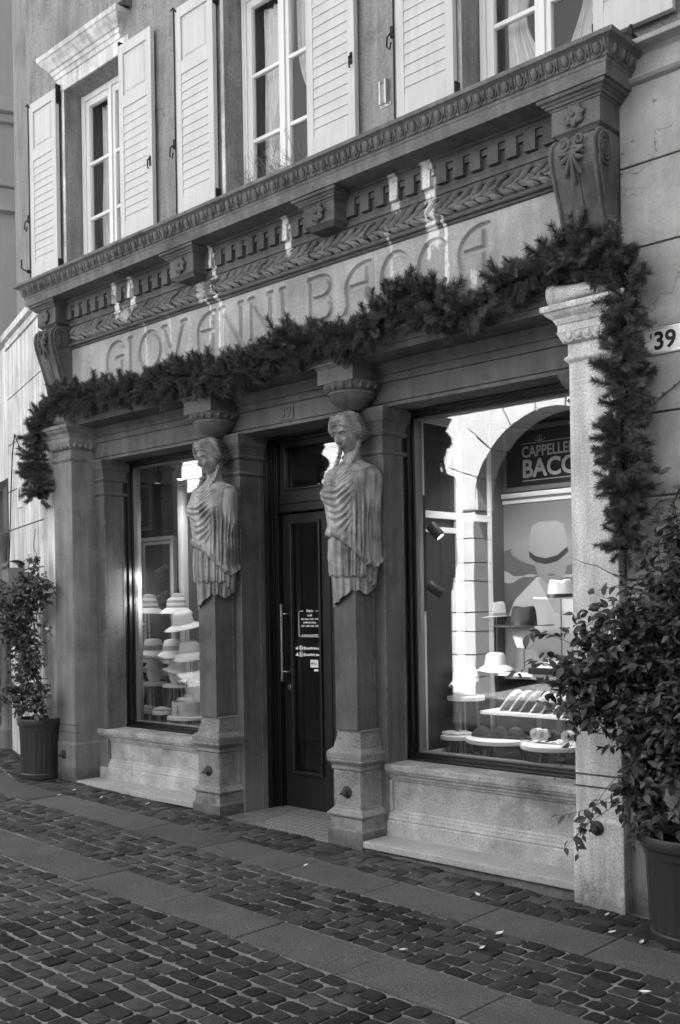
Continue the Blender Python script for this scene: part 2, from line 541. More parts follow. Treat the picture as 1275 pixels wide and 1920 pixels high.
# ================================================================ STREET
b = B()
b.add([(-300,-300,gz(-14)-.012),(300,-300,gz(14)-.012),(300,300,gz(14)-.012),(-300,300,gz(-14)-.012)], [])
xs = [-300, -14, 14, 300]
vv = []; ff = []
for x in xs:
    for y in (-300, 300):
        vv.append((x, y, gz(max(-14, min(14, x))) - .0035))
for i in range(3):
    ff.append((2*i, 2*i+2, 2*i+3, 2*i+1))
b = B().add(vv, ff)
street = struct(b.build('street', M['mortar']))

def slab_edges_left(x):     # the inner band of slabs bends with the wall on the left
    return 0.0 if x > -3.75 else (-3.75 - x)*.34

# paving slabs (granite bands)
def slab(x0, x1, y0, y1, bend=False):
    g = .0035
    b = B()
    v = []
    for (x, y) in ((x0+g, y0+g), (x1-g, y0+g), (x1-g, y1-g), (x0+g, y1-g)):
        yy = y + (slab_edges_left(x) if bend else 0)
        v.append((x, yy, gz(x)-.03))
    for (x, y) in ((x0+g, y0+g), (x1-g, y0+g), (x1-g, y1-g), (x0+g, y1-g)):
        yy = y + (slab_edges_left(x) if bend else 0)
        v.append((x, yy, gz(x)+.001))
    q = .004
    for (x, y) in ((x0+g+q, y0+g+q), (x1-g-q, y0+g+q), (x1-g-q, y1-g-q), (x0+g+q, y1-g-q)):
        yy = y + (slab_edges_left(x) if bend else 0)
        v.append((x, yy, gz(x)+.004))
    f = []
    for k in (0, 4):
        for j in range(4):
            f.append((k+j, k+(j+1)%4, k+4+(j+1)%4, k+4+j))
    f.append((8,9,10,11))
    b.add(v, f)
    o = b.build('paving_slab', M['slab'], street)
    o.rotation_euler = (random.uniform(-.001,.001), random.uniform(-.001,.001), 0)
for jx in ([-8.0,-7.2,-6.45,-5.7,-4.95,-4.3,-3.7], [-3.7,-2.99,-2.235,-1.53,-.815,-.05,.625,1.327,2.02,2.74,3.45,4.15,4.85]):
    for a, c in zip(jx[:-1], jx[1:]):
        slab(a, c, -.70, -.36, True)
jx = [-8.1,-7.4,-6.7,-6.0,-5.3,-4.6,-3.9,-3.2,-2.5,-2.13,-1.425,-.73,-.035,.667,1.353,2.03,2.73,3.45,4.2]
jx[8] = -2.83; jx = jx[:7] + [-3.53,-2.83,-2.13] + jx[10:]
for a, c in zip(jx[:-1], jx[1:]):
    slab(a, c, -1.665, -1.325)

# cobbles
def cobble_mesh(i):
    r = random.Random(i)
    L, W, H = .0525, .0465, .03
    n = 12
    tx, ty = r.uniform(-.05,.05), r.uniform(-.05,.05)
    cs = []
    for (sx_, sy_) in ((1,-1),(1,1),(-1,1),(-1,-1)):
        cs.append((sx_*L*r.uniform(.93,1.03), sy_*W*r.uniform(.93,1.03)))
    base = []
    for k in range(4):
        a, c, d = cs[k-1], cs[k], cs[(k+1) % 4]
        q = r.uniform(.06, .14)
        base.append((c[0]+(a[0]-c[0])*q, c[1]+(a[1]-c[1])*q))
        base.append((c[0]+(d[0]-c[0])*q, c[1]+(d[1]-c[1])*q))
        m_ = .5+r.uniform(-.1,.1); o_ = r.uniform(-.03,.02)
        mx, my = c[0]+(d[0]-c[0])*m_, c[1]+(d[1]-c[1])*m_
        base.append((mx*(1+o_), my*(1+o_)))
    v = []
    for (s, z) in ((1.0, -.03), (1.0, -.002), (.955, .0035), (.60, .0050)):
        for (bx_, by_) in base:
            x, y = bx_*s, by_*s
            v.append((x, y, z + (r.uniform(-.0014, .0018) + tx*x + ty*y if z > -.01 else 0)))
    v.append((0, 0, .0055 + r.uniform(-.001, .002)))
    f = []
    for j in range(3):
        for k in range(n):
            f.append((j*n+k, j*n+(k+1)%n, (j+1)*n+(k+1)%n, (j+1)*n+k))
    for k in range(n):
        f.append((3*n+k, 3*n+(k+1)%n, 4*n))
    return v, f
CV = [cobble_mesh(i) for i in range(10)]
CM = [B().add(*c).mesh('cobblestone', M['cobble'], True, 60) for c in CV]
spots = []
def cobble_rows(y_top, nrow, x0, x1, pitch, bend=False, yslope=0.0):
    for r_ in range(nrow):
        x = x0 + random.uniform(0, .12)
        ph = r_*.22 + y_top*3
        while x < x1:
            sx = random.uniform(.82, 1.22)
            if random.random() < .06: sx *= 1.4
            w = .104*sx
            y = y_top - pitch*(r_+.5) + .010*math.sin(x*1.7+ph) + .004*math.sin(x*6+ph*4) + random.uniform(-.006,.006)
            if bend: y += slab_edges_left(x)
            spots.append((x+w/2, y, sx, random.uniform(.9, 1.03), random.uniform(-.06,.06)))
            x += w + .010
cobble_rows(.02, 4, -8.5, 3.6, .094, True)
cobble_rows(-.705, 6, -9, 4.4, .1035)
cobble_rows(-1.672, 27, -7.5, 5.5, .104)
spots = [s for s in spots if not (s[1] > -.02 and s[0] < -3.4 and s[1] - slab_edges_left(s[0]) > .0)]
vis = [s for s in spots if seen((s[0], s[1], gz(s[0])), 10)]
vis.sort(key=lambda s: (Vector((s[0], s[1], 0))-CAM).length)
near = vis[:300]; nearset = set(id(s) for s in near)
for s in near:
    o = inst('cobblestone', random.choice(CM), street, (s[0], s[1], gz(s[0])+random.uniform(-.003,.0025)),
             (random.uniform(-.024,.024), random.uniform(-.024,.024)+.027, s[4]), (s[2], s[3], 1))
stuff = B()
for s in spots:
    if id(s) in nearset: continue
    v, f = random.choice(CV)
    c, si = math.cos(s[4]), math.sin(s[4])
    ta, tb = random.uniform(-.024,.024), random.uniform(-.024,.024)-.027
    z0 = gz(s[0]) + random.uniform(-.003, .0025)
    stuff.add([(s[0]+(p[0]*s[2]*c-p[1]*s[3]*si), s[1]+(p[0]*s[2]*si+p[1]*s[3]*c), z0+p[2]+p[0]*tb+p[1]*ta) for p in v], f)
# tone of the joined cobbles varies stone by stone through a colour attribute
sc_ = N('porphyry_cobble_field')
at = sc_.n('ShaderNodeAttribute'); at.attribute_name = 'tone'
Pq = sc_.pos()
val = sc_.math('MULTIPLY', sc_.math('MULTIPLY_ADD', at.outputs['Fac'], .06, .030), sc_.math('MULTIPLY_ADD', sc_.noise(Pq, 14, 5, .62), 1.6, .2))
bh = sc_.math('ADD', sc_.noise(Pq, 34, 5, .7), sc_.math('MULTIPLY', sc_.noise(Pq, 180, 2, .7), .5))
cobfield = sc_.finish(val, .72, .25, bh, .9, .006)
o = stuff.build('cobblestone_field', cobfield, street, True, angle=60)
o['kind'] = 'stuff'
nv = len(CV[0][0])
tone = np.repeat(rng.random(len(o.data.vertices)//nv), nv)
atr = o.data.attributes.new('tone', 'FLOAT', 'POINT')
atr.data.foreach_set('value', tone.astype(np.float32))

# ================================================================ HOUSE WALLS
W = .06             # wall plane of the house
house = thing('house', (-.9, W, 0), 'old plastered town house carrying the shopfront and the shuttered windows', 'building')
WIN = [-3.045, -.88, 1.29]
HW = .44; ZS = 4.62; ZT = 6.18; TOP = 11.8
def wall_with_holes(bb, x0, x1, z0, z1, holes, y):
    """flat wall facing -y with rectangular holes and reveals"""
    xs = sorted(set([x0, x1] + [h[0] for h in holes] + [h[1] for h in holes]))
    zs = sorted(set([z0, z1] + [h[2] for h in holes] + [h[3] for h in holes]))
    for i in range(len(xs)-1):
        for j in range(len(zs)-1):
            cx, cz = (xs[i]+xs[i+1])/2, (zs[j]+zs[j+1])/2
            if any(h[0] < cx < h[1] and h[2] < cz < h[3] for h in holes): continue
            bb.add([(xs[i],y,zs[j]),(xs[i+1],y,zs[j]),(xs[i+1],y,zs[j+1]),(xs[i],y,zs[j+1])], [(0,1,2,3)])
    for h in holes:
        a, c, d, e_ = h[:4]; yb = y + h[4]
        bb.add([(a,y,d),(a,y,e_),(a,yb,e_),(a,yb,d)], [(0,1,2,3)])
        bb.add([(c,y,d),(c,yb,d),(c,yb,e_),(c,y,e_)], [(0,1,2,3)])
        bb.add([(a,y,e_),(c,y,e_),(c,yb,e_),(a,yb,e_)], [(0,1,2,3)])
        bb.add([(a,y,d),(a,yb,d),(c,yb,d),(c,y,d)], [(0,1,2,3)])
holes = [(c-HW, c+HW, ZS, ZT, .5) for c in WIN] + [(c-HW, c+HW, 8.1, 9.7, .3) for c in WIN+[3.45, 5.6]]
holes += [(3.45-HW, 3.45+HW, ZS, ZT, .3), (5.6-HW, 5.6+HW, ZS, ZT, .3)]
b = B()
wall_with_holes(b, -4.12, 16, 4.40, TOP, holes, W)
b.build('upper_wall', M['plaster'], house)
b = B()       # roof slab and back so the house casts its shadow, plus added sun blockers
b.box(-4.12, 16, .62, 9, TOP-.1, TOP)
b.box(-5.2, 16, 8.9, 9, -1, TOP)
b.box(15.9, 16, .07, 9, -1, TOP)
b.box(2.6, 16, .62, 9, TOP+.01, 18)  # unseen storey added to keep sun off the opposite wall's right part
b.box(-8.2, -5.3, 2.3, 9, -1, 15)  # unseen mass added at left to keep sun off the street
b.box(-5.19, -4.13, 2.3, 8.8, TOP+.01, 15)  # same added mass, carried on above the roof
b.build('roof', M['plaster'], house)
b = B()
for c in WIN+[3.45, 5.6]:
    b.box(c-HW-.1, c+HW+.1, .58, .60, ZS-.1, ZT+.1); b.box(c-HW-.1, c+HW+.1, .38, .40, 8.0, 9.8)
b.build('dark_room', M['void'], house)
# lined (rusticated) wall right of the shopfront: separate courses with recessed joints
zc = [4.31, 3.878, 3.444, 3.005, 2.571, 2.14, 1.71, 1.28, .85, .42, -.2]
for i in range(len(zc)-1):
    xx = [1.866, 2.9+.5*(i%2), 4.2+.5*(i%2), 5.6, 7.2, 9, 12, 16]
    for k in range(len(xx)-1):
        bb = B().box(xx[k]+(.004 if k else 0), xx[k+1]-.004, W, W+.05, zc[i+1]+.005, zc[i]-.005)
        bb.build('wall_course', M['plaster_r'], house, bevel=.004)
b = B().box(1.87, 16, W+.012, W+.3, -.3, 4.45)
b.build('joint_backing', M['joint'], house)
# string course right of the cornice
prof = [(.07,4.285),(.03,4.295),(.012,4.31),(.03,4.325),(.045,4.33),(.045,4.425),(.02,4.44),(-.045,4.45),(-.05,4.475),(.07,4.50)]
B().run(1.9, 16, prof).build('string_course', M['plaster_r'], house, bevel=.003)
# lower wall turned away on the left
TD = Vector((-.953, .304, 0)); TN = Vector((-.304, -.953, 0))   # along / outward
T0 = Vector((-3.943, .06, 0))
def tp(s, z, out=0.0):
    p = T0 + TD*s + TN*out
    return (p.x, p.y, z)
def tbox(bb, s0, s1, o0, o1, z0, z1):
    v = [tp(s0,z0,o1),tp(s1,z0,o1),tp(s1,z0,o0),tp(s0,z0,o0),tp(s0,z1,o1),tp(s1,z1,o1),tp(s1,z1,o0),tp(s0,z1,o0)]
    bb.add(v, [(0,3,2,1)[::-1],(4,5,6,7)[::-1],(0,1,5,4)[::-1],(1,2,6,5)[::-1],(2,3,7,6)[::-1],(3,0,4,7)[::-1]])
zl = [4.31, 3.79, 3.31, 2.83, 2.43, 2.0, 1.57, 1.14, .71, -.2]
for i in range(len(zl)-1):
    bb = B(); tbox(bb, .0, 1.55, -.05, 0, zl[i+1]+.006, zl[i]-.006)
    bb.build('wall_course', M['plaster_l'], house, bevel=.003)
bb = B(); tbox(bb, 0, 1.545, -.5, -.014, -.3, 4.5); bb.build('joint_backing', M['joint'], house)
B().box(-3.943, -3.42, W, W+.3, -.3, 4.42).build('wall_return', M['plaster_l'], house)
bb = B(); tbox(bb, .17, 1.02, -.5, -.004, 4.4, TOP); bb.build('upper_wall', M['plaster'], house)
bb = B(); tbox(bb, -.02, 1.58, -.3, .02, 4.31, 4.345); tbox(bb, -.02, 1.58, -.3, .008, 4.36, 4.40); tbox(bb, -.02, 1.58, -.3, .05, 4.40, 4.47)
bb.build('string_course', M['plaster_l'], house, bevel=.004)
# neighbouring shopfront beyond the turned wall (dark bay with a small colonnette)
nb = thing('neighbour_shopfront', tp(1.6, 0), 'narrow dark neighbouring shopfront with a carved colonnette at far left edge', 'shopfront')
bb = B(); tbox(bb, 1.9, 8, -.25, -.2, -.3, 3.0); bb.build('dark_glazing', M['wood'], nb)
bb = B(); tbox(bb, 1.55, 8, -.4, -.02, 3.0, 4.4); bb.build('lintel_wall', M['plaster_l'], nb)
bb = B()
c = tp(1.72, 0, .02)
bb.lathe([(.09,.1),(.09,.35),(.07,.37),(.055,.42),(.05,1.9),(.065,1.93),(.065,1.97),(.05,2.0),(.05,2.2),(.06,2.24),(.09,2.3),(.11,2.36),(.11,2.42)], c, 12)
tbox(bb, 1.62, 1.86, -.2, .0, -.2, 2.9)
bb.build('colonnette', M['stone'], nb, True)
bb = B()
for z in (.35, .62, .9, 1.2):
    tbox(bb, 1.9, 3.5, -.2, -.17, z, z+.03)
bb.build('rail', M['stone'], nb)

# far building closing the view at the left edge
FP = Vector((-9.9, 3.4, 0)); FD = Vector((.415, .91, 0)); FN = Vector((.91, -.415, 0))
far = thing('corner_building', tuple(FP), 'pale building with moulded string courses closing the street at far left', 'building')
def fbox(bb, s0, s1, o0, o1, z0, z1):
    q = lambda s, z, o_: tuple(FP + FD*s + FN*o_ + Vector((0,0,z)))
    v = [q(s0,z0,o1),q(s1,z0,o1),q(s1,z0,o0),q(s0,z0,o0),q(s0,z1,o1),q(s1,z1,o1),q(s1,z1,o0),q(s0,z1,o0)]
    bb.add(v, [(0,3,2,1),(4,5,6,7),(0,1,5,4),(1,2,6,5),(2,3,7,6),(3,0,4,7)])
bb = B(); fbox(bb, -6, 8, -3, 0, -.5, 14); bb.build('wall', M['plaster_far'], far)
def far_z(y):
    return 1.6 + (1150-y)/1950.0*13.2
for (y1_, y0_, o_) in ((2,34,.22),(34,52,.12),(184,200,.18),(200,236,.10),(236,254,.16),(565,590,.16),(590,612,.10),(612,626,.05),(792,824,.35)):
    bb = B(); fbox(bb, -6, 8, -.01, o_, far_z(y0_), far_z(y1_)); bb.build('moulded_band', M['plaster_far'], far, bevel=.02)
bb = B(); fbox(bb, -6, 8, -.01, .03, far_z(1120), far_z(846)); bb.build('lower_wall_panel', M['plaster_l'], far)

# ================================================================ OPPOSITE SIDE OF THE STREET (seen mirrored in the panes)
OY = -7.5
opp = thing('arcaded_house', (-3.9, OY, 0), 'sunlit stone house with an arched portico mirrored in the shop panes', 'building')
M['opp'] = stone('sunlit_ashlar', .72, var=.12, scale=2, grain=.1, bstr=.6, streak=.1, fscale=18)
def arch_front(xc, r=1.45, zs=3.1, band=.62, x0=None, x1=None, ztop=9.0):
    # ring of voussoirs
    nvz = 9
    for k in range(nvz):
        a0 = PI*k/nvz + .012; a1 = PI*(k+1)/nvz - .012
        bb = B(); v = []
        n = 6
        for yy in (OY, OY-.5):
            for i in range(n+1):
                a = a0+(a1-a0)*i/n
                v.append((xc+r*math.cos(a), yy, zs+r*math.sin(a)))
            for i in range(n, -1, -1):
                a = a0+(a1-a0)*i/n
                rr = r+band*(1.0+.04*((k*7)%3-1))
                v.append((xc+rr*math.cos(a), yy, zs+rr*math.sin(a)))
        q = 2*(n+1)
        f = [tuple(range(q-1, -1, -1)), tuple(range(q, 2*q))]
        for i in range(q):
            j = (i+1) % q
            f.append((i, j, j+q, i+q))
        bb.add(v, f)
        bb.build('voussoir', M['opp'], opp)
    for sx in (-1, 1):
        z = -.2
        while z < zs-.03:
            h = random.uniform(.28, .5)
            z1 = min(z+h, zs-.01)
            j = random.uniform(-.14, .12)
            xa, xb = xc+sx*r, xc+sx*(r+band+j)
            B().box(min(xa,xb), max(xa,xb), OY-.5, OY+random.uniform(-.01,.01), z, z1-.02).build('ashlar_block', M['opp'], opp)
            z = z1
arch_front(-3.9)
arch_front(.4)
arch_front(4.7)
bb = B()
bb.box(-5.95, 14, OY-.5, OY-.02, 4.95, 7.6)
bb.box(-5.95, -5.3, OY-.5, OY-.02, 3.1, 4.95)
for k in range(14):       # spandrels between the arches
    pass
bb.build('ashlar_wall', M['opp'], opp)
def spandrel(xa, xb, xc, r2, zs=3.1, zt=4.96):
    n = 14
    pts = []
    lo, hi = max(xa, xc-r2), min(xb, xc+r2)
    bb = B()
    for i in range(n):
        u0 = xa+(xb-xa)*i/n; u1 = xa+(xb-xa)*(i+1)/n
        def zz(u):
            d = abs(u-xc)
            return zs+math.sqrt(max(0, r2*r2-d*d)) if d < r2 else zs
        z0, z1 = zz(u0), zz(u1)
        if z0 > zt-.01 and z1 > zt-.01: continue
        bb.add([(u0,OY-.015,min(z0,zt)),(u1,OY-.015,min(z1,zt)),(u1,OY-.015,zt),(u0,OY-.015,zt)], [(3,2,1,0)])
    bb.build('spandrel', M['opp'], opp)
for xc in (-3.9, .4, 4.7):
    spandrel(xc-2.15, xc+2.15, xc, 2.0)
bb = B()
bb.box(-6.2, 14, OY-5.2, OY-5, -.3, 9); bb.box(-6.1, -6.0, OY-5, OY-.51, -.3, 9); bb.box(-6, 14, OY-5, OY-.5, 5.0, 5.2)
bb.box(-6.0, 14, OY-5, OY-.5, -.3, -.1)
bb.build('portico_interior', M['int_wall'], opp)
opp2 = thing('opposite_house', (-11, OY, 0), 'plain house across the street beyond the dark side alley', 'building')
for (xa, xb, zb) in ((-9.5, -7.2, 3.35), (-12.7, -9.9, 4.0)):
    bb = B()
    z = zb
    while z < 9.3:
        h = random.uniform(.2, .45); jx_ = random.uniform(-.14, .14)
        bb.box(xa+jx_, xb, OY-.6, OY, z, z+h-.01)
        z += h
    bb.build('rubble_wall', M['opp'], opp2)
bb = B(); bb.box(-20, -6.25, OY-1.6, OY-1.4, -.3, 9.2); bb.build('shade_coloured_wall', M['wood'], opp2)  # near-black colour stands in for the shade of the alley

side_blk = thing('added_side_blocker', (13, -4, 0), 'unseen tall block added behind the viewer to darken right-facing sides', 'building')
B().box(12.5, 14.5, OY+.01, .05, -.5, 18).build('wall', M['plaster'], side_blk)  # out of view, added to cut the light on right-facing sides

bk = thing('added_sun_blocker', (-13, 8, 0), 'unseen tall block added behind the corner building to keep sun off the street', 'building')
B().box(-18, -10.8, 6.0, 14, -.5, 20).build('wall', M['plaster_far'], bk)  # unseen block, put in only to shade the ground at left
# ================================================================ SHOPFRONT STONEWORK
front = thing('shopfront', (-.9, 0, 0), 'grey stone shopfront frame with pilasters, engraved name frieze and heavy cornice', 'shopfront')
XL0, XL1, XR0, XR1 = -3.662, -3.376, 1.575, 1.854
# pilasters
def pilaster(x0, x1, mat, zb, xin):
    lv = [(zb, .012), (.42, .012), (.44, 0), (2.895, 0), (2.90, .008), (2.912, .02), (2.925, .02), (2.932, .004), (3.0, .004)]
    b = B().stack(x0, x1, 0, .30, lv)
    o = b.build('pilaster', mat, front, bevel=.006)
    lv = [(3.0, .006), (3.008, .02), (3.02, .03), (3.055, .045), (3.062, .05), (3.064, .042), (3.10, .042), (3.103, .05), (3.112, .052), (3.13, .062), (3.15, .088), (3.165, .098), (3.168, .108), (3.185, .112), (3.20, .112)]
    c = B().stack(x0, x1, 0, .24, lv).build('capital', mat, front, bevel=.003)
    # egg row on the capital
    for k in range(5):
        xx = x0 + (x1-x0)*(k+.5)/5 if k < 5 else 0
        e_ = B().ell((xx, -.036, 3.034), (.019, .016, .024), 10, 6)
        r = [(xx+.027*math.sin(a), -.034, 3.034-.027*math.cos(a)*1.05) for a in [-2.2+4.4*i/10 for i in range(11)]]
        e_.tube(r, .005, 5)
        e_.build('egg_ornament', mat, c, True)
    for sx, xs_ in ((1, x1), (-1, x0)):
        for k in range(4):
            yy = .02+.055*k
            e_ = B().ell((xs_+sx*.036, yy, 3.034), (.016, .019, .024), 10, 6)
            e_.build('egg_ornament', mat, c, True)
    # bolster scroll lying on the capital
    zc_ = 3.262; yc_ = -.045
    prof = []
    L = x1-x0+.14
    for i in range(25):
        t = i/24; u = (t-.5)*2
        r = .038+.028*abs(u)**2.2 + (.006 if abs(abs(u)-.84) < .05 else 0)
        prof.append((r, x0-.07+L*t))
    b = B().lathe(prof, (0, yc_, zc_), 20, 'x')
    for sgn, xe in ((-1, x0-.07), (1, x1+.07)):
        pts = []
        for i in range(26):
            a = i*.55; r = .056*(1-i/27)
            pts.append((xe+sgn*.003, yc_+r*math.cos(a), zc_+r*math.sin(a)))
        b.tube(pts, .006, 5)
    b.build('bolster_scroll', mat, front, True, angle=50)
    return o
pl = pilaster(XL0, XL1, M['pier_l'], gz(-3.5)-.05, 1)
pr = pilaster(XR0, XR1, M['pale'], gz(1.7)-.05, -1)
for nm, x0, x1, zz_ in (('l', XL0, XL1, (.52,.585)), ('r', XR0, XR1, (.60,.665))):
    for z in zz_:
        B().box(x0-.004, x1+.004, -.004, .05, z, z+.008).build('pilaster_groove', M['joint'], front)

# backing piers in the recess plane
YB = .24
for (x0, x1, zb) in ((-3.376, -3.245, .0), (-1.88, -1.432, .0), (-.33, .012, .0), (1.446, 1.575, .0)):
    lv = [(zb, 0), (2.600, 0), (2.605, .012), (2.615, .018), (2.628, .012), (2.632, 0), (2.725, 0), (2.73, .012), (2.742, .02), (2.755, .014), (2.76, .004),
          (2.79, .010), (2.815, .022), (2.83, .036), (2.838, .036), (2.842, .042), (2.86, .045), (2.885, .055), (2.90, .062), (2.909, .062)]
    p = B().stack(x0, x1, YB, .49, lv).build('backing_pier', M['stone'], front, bevel=.003)
    # raised edge fillets on the reveals
    for xe, s in ((x1, 1), (x0, -1)):
        bb = B()
        for (ya, yb_) in ((YB+.002, YB+.014), (.43, .445)):
            bb.box(xe-.002 if s > 0 else xe-.005, xe+.005 if s > 0 else xe+.002, ya, yb_, .05, 2.598)
        bb.build('edge_fillet', M['stone'], p)
# fillets between shaft and pier
# recessed lintel with stepped fascias
prof = [(.5,2.909),(YB+.004,2.909),(YB+.004,2.925),(YB+.014,2.930),(YB+.014,2.935),(YB,2.94),(YB,3.062),(YB+.006,3.066),(YB-.012,3.070),(YB-.012,3.112),(YB-.006,3.118),(YB-.022,3.122),(YB-.022,3.135),(YB-.03,3.15),(YB-.045,3.17),(YB-.05,3.185),(YB-.05,3.193),(.5,3.193)]
lint = B().run(-3.376, 1.575, prof).build('recessed_lintel', M['stone_dark'] if False else M['stone'], front, bevel=.002)
for xj in (-1.46, -1.85, -.02, -.33):
    B().box(xj, xj+.004, YB-.001, YB+.05, 2.942, 3.06).build('lintel_joint', M['joint'], front)
# raised border panels on the lintel face
# architrave beam
prof = [(.4,3.197),(0,3.197),(0,3.235),(-.010,3.238),(-.010,3.29),(-.026,3.298),(-.03,3.33),(-.02,3.345),(.0,3.36),(.4,3.36)]
B().run(-3.45, 1.66, prof).build('architrave_beam', M['stone'], front, bevel=.003)

# ---- frieze panel with the engraved name
def arc(cx, cz, rx_, rz_, a0, a1, n=14):
    return [(cx+rx_*math.cos(math.radians(a0+(a1-a0)*i/n)), cz+rz_*math.sin(math.radians(a0+(a1-a0)*i/n))) for i in range(n+1)]
T_, Bt = 3.808, 3.512
def letter_A(x0, x1):      # rounded single-shoulder A of the period lettering
    w = x1-x0
    return [[(x1, T_), (x1, Bt)], arc(x0+w*.98, T_-.135, w*.93, .135, 90, 178, 10) + [(x0+w*.07, T_-.17), (x0+w*.11, Bt+.05), (x0+w*.0, Bt)],
            [(x0+w*.06, 3.673), (x1, 3.675)], [(x1-.02, Bt), (x1+.02, Bt)], [(x1-.02,T_),(x1+.025,T_)]]
def letter_C(x0, x1):
    w = x1-x0
    return [arc((x0+x1)/2+.01, (T_+Bt)/2, w/2+.005, (T_-Bt)/2, 48, 312, 26)]
def serif(x, z, w=.02): return [(x-w, z), (x+w, z)]
strokes = []
strokes += [arc(-2.705, 3.66, .135, .148, 42, 312, 24), [(-2.63, 3.68), (-2.63, 3.535)], [(-2.71, 3.68), (-2.615, 3.68)]]
strokes += [[(-2.512, T_), (-2.512, Bt)], serif(-2.512, T_), serif(-2.512, Bt)]
strokes += [arc(-2.245, 3.66, .138, .148, 0, 360, 30)]
strokes += [[(-2.051, T_), (-1.93, Bt)], [(-1.808, T_), (-1.93, Bt)], serif(-2.051, T_, .025), serif(-1.808, T_, .025)]
strokes += letter_A(-1.645, -1.46)
for xa, xb in ((-1.355, -1.145), (-1.03, -.83)):
    strokes += [[(xa, T_), (xa, Bt)], [(xa, T_), (xb, Bt)], [(xb, T_), (xb, Bt)], serif(xa, T_), serif(xa, Bt), serif(xb, T_)]
strokes += [[(-.70, T_), (-.70, Bt)], serif(-.70, T_), serif(-.70, Bt)]
strokes += [[(-.425, T_), (-.425, Bt)], [(-.445, T_), (-.33, T_)] + arc(-.325, 3.738, .09, .07, 90, -90, 12) + [(-.42, 3.668)], [(-.33, 3.668)] + arc(-.325, 3.59, .10, .078, 90, -90, 12) + [(-.445, Bt)]]
strokes += letter_A(-.105, .088)
strokes += letter_C(.21, .43)
strokes += letter_C(.518, .74)
strokes += letter_A(.826, 1.013)
PX0, PX1, PZ0, PZ1 = -3.376, 1.575, 3.355, 3.872
nx, nz = 1240, 130
gx = np.linspace(PX0, PX1, nx); gzz = np.linspace(PZ0, PZ1, nz)
GX, GZ = np.meshgrid(gx, gzz)
D = np.full(GX.shape, 9.0)
for st in strokes:
    for (a, c_) in zip(st[:-1], st[1:]):
        ax, az = a; bx, bz = c_
        lo, hi = np.searchsorted(gx, [min(ax, bx)-.04, max(ax, bx)+.04])
        if hi <= lo: continue
        sx_, sz_ = GX[:, lo:hi], GZ[:, lo:hi]
        dx, dz = bx-ax, bz-az
        L2 = dx*dx+dz*dz+1e-9
        t = np.clip(((sx_-ax)*dx+(sz_-az)*dz)/L2, 0, 1)
        d = np.hypot(sx_-ax-t*dx, sz_-az-t*dz)
        D[:, lo:hi] = np.minimum(D[:, lo:hi], d)
hw = .0185
depth = .019*np.clip((hw-D)/.007, 0, 1) + .008*np.clip(1-D/hw, 0, 1)
lip = .0032*np.exp(-((D-hw-.006)/.004)**2)
Yp = .03 + depth - lip
for xj in (.146, -1.97):
    Yp += .006*np.exp(-((GX-xj)/.004)**2)
Yp += .0015*np.sin(GX*5+GZ*7)
b = B().grid(np.stack([GX, Yp, GZ], -1))
b.build('engraved_frieze_panel', M['frieze'], front, True, angle=60)
# mouldings over the panel, laurel bed, dentil course
prof = [(.3,3.868),(.018,3.868),(.012,3.875),(.012,3.882),(-.006,3.886),(-.012,3.893),(-.012,3.902),(.0,3.908),(.0,3.915),(.022,3.925),(.022,4.03),(.012,4.036),(.012,4.058),(.0,4.062),(.0,4.088),(-.004,4.092),(-.004,4.104),(.002,4.106),(.002,4.236),(-.036,4.238),(-.036,4.252),(-.05,4.256),(-.055,4.268),(.3,4.268)]
B().run(-3.40, 1.62, prof).build('entablature_moulding', M['stone_dark'], front, bevel=.0015)
# greek-key dentils
def dent_mesh():
    b = B()
    b.box(-.036, .036, -.034, .03, 4.112, 4.2385)
    b.box(.034, .087, -.034, .03, 4.218, 4.2385)
    b.box(.0345, .0865, -.018, .03, 4.183, 4.2195)
    b.v = [(x, y, z-4.11) for x, y, z in b.v]
    return b.mesh('dentil', M['stone_dark'])
dm = dent_mesh()
for (x0, x1) in ((-3.36, -1.755), (-1.47, -.315), (-.032, 1.575)):
    n = int(round((x1-x0)/.1215))
    p = (x1-x0)/n
    for k in range(n):
        inst('dentil', dm, front, (x0+p*k+.04, 0, 4.11), sc=(p/.1215, 1, 1))
# laurel band leaves
def leaf_relief(L, w, th):
    b = B(); v = []
    n = 6
    for i in range(n+1):
        t = i/n
        ww = w*math.sin(PI*min(1, t*1.02)**.8)*.5
        zz = th*(.35+.65*math.sin(PI*t))
        v += [(t*L, -.0, -ww), (t*L, -zz, 0), (t*L, -.0, ww)]
    f = []
    for i in range(n):
        a = 3*i
        f += [(a, a+3, a+4, a+1), (a+1, a+4, a+5, a+2)]
    b.add(v, [q[::-1] for q in f])
    return b
lm1 = leaf_relief(.125, .028, .034).mesh('laurel_leaf', M['laurel'], True)
lm2 = leaf_relief(.115, .040, .036).mesh('laurel_leaf', M['laurel'], True)
band = B()
x = -3.35; k = 0
while x < 1.50:
    for (me, dx, dz, ang) in ((lm1, 0, .010, .50), (lm1, .042, .0, .24), (lm2, .0, -.010, -.10), (lm2, .042, -.016, -.40)):
        inst('laurel_leaf', me, front, (x+dx+random.uniform(-.006,.006), .002, 3.974+dz), (0, -(ang+random.uniform(-.09,.09)), 0), (random.uniform(.9,1.1),)*3)
    if k % 6 == 5:
        B().tube([(x+.01, .0, 3.925), (x+.035, -.04, 3.965), (x+.065, -.035, 4.0), (x+.085, .01, 4.03)], .007, 5).build('laurel_ribbon', M['stone_dark'], front, True)
    x += .084; k += 1
# berries hidden among the leaves, too small to pick apart
bb = B()
x = -3.33
while x < 1.55:
    bb.ell((x, -.012, 3.962+random.uniform(-.008,.008)), (.011,.012,.010), 6, 4); x += .041
o = bb.build('laurel_berries', M['stone_dark'], front, True); o['kind'] = 'stuff'

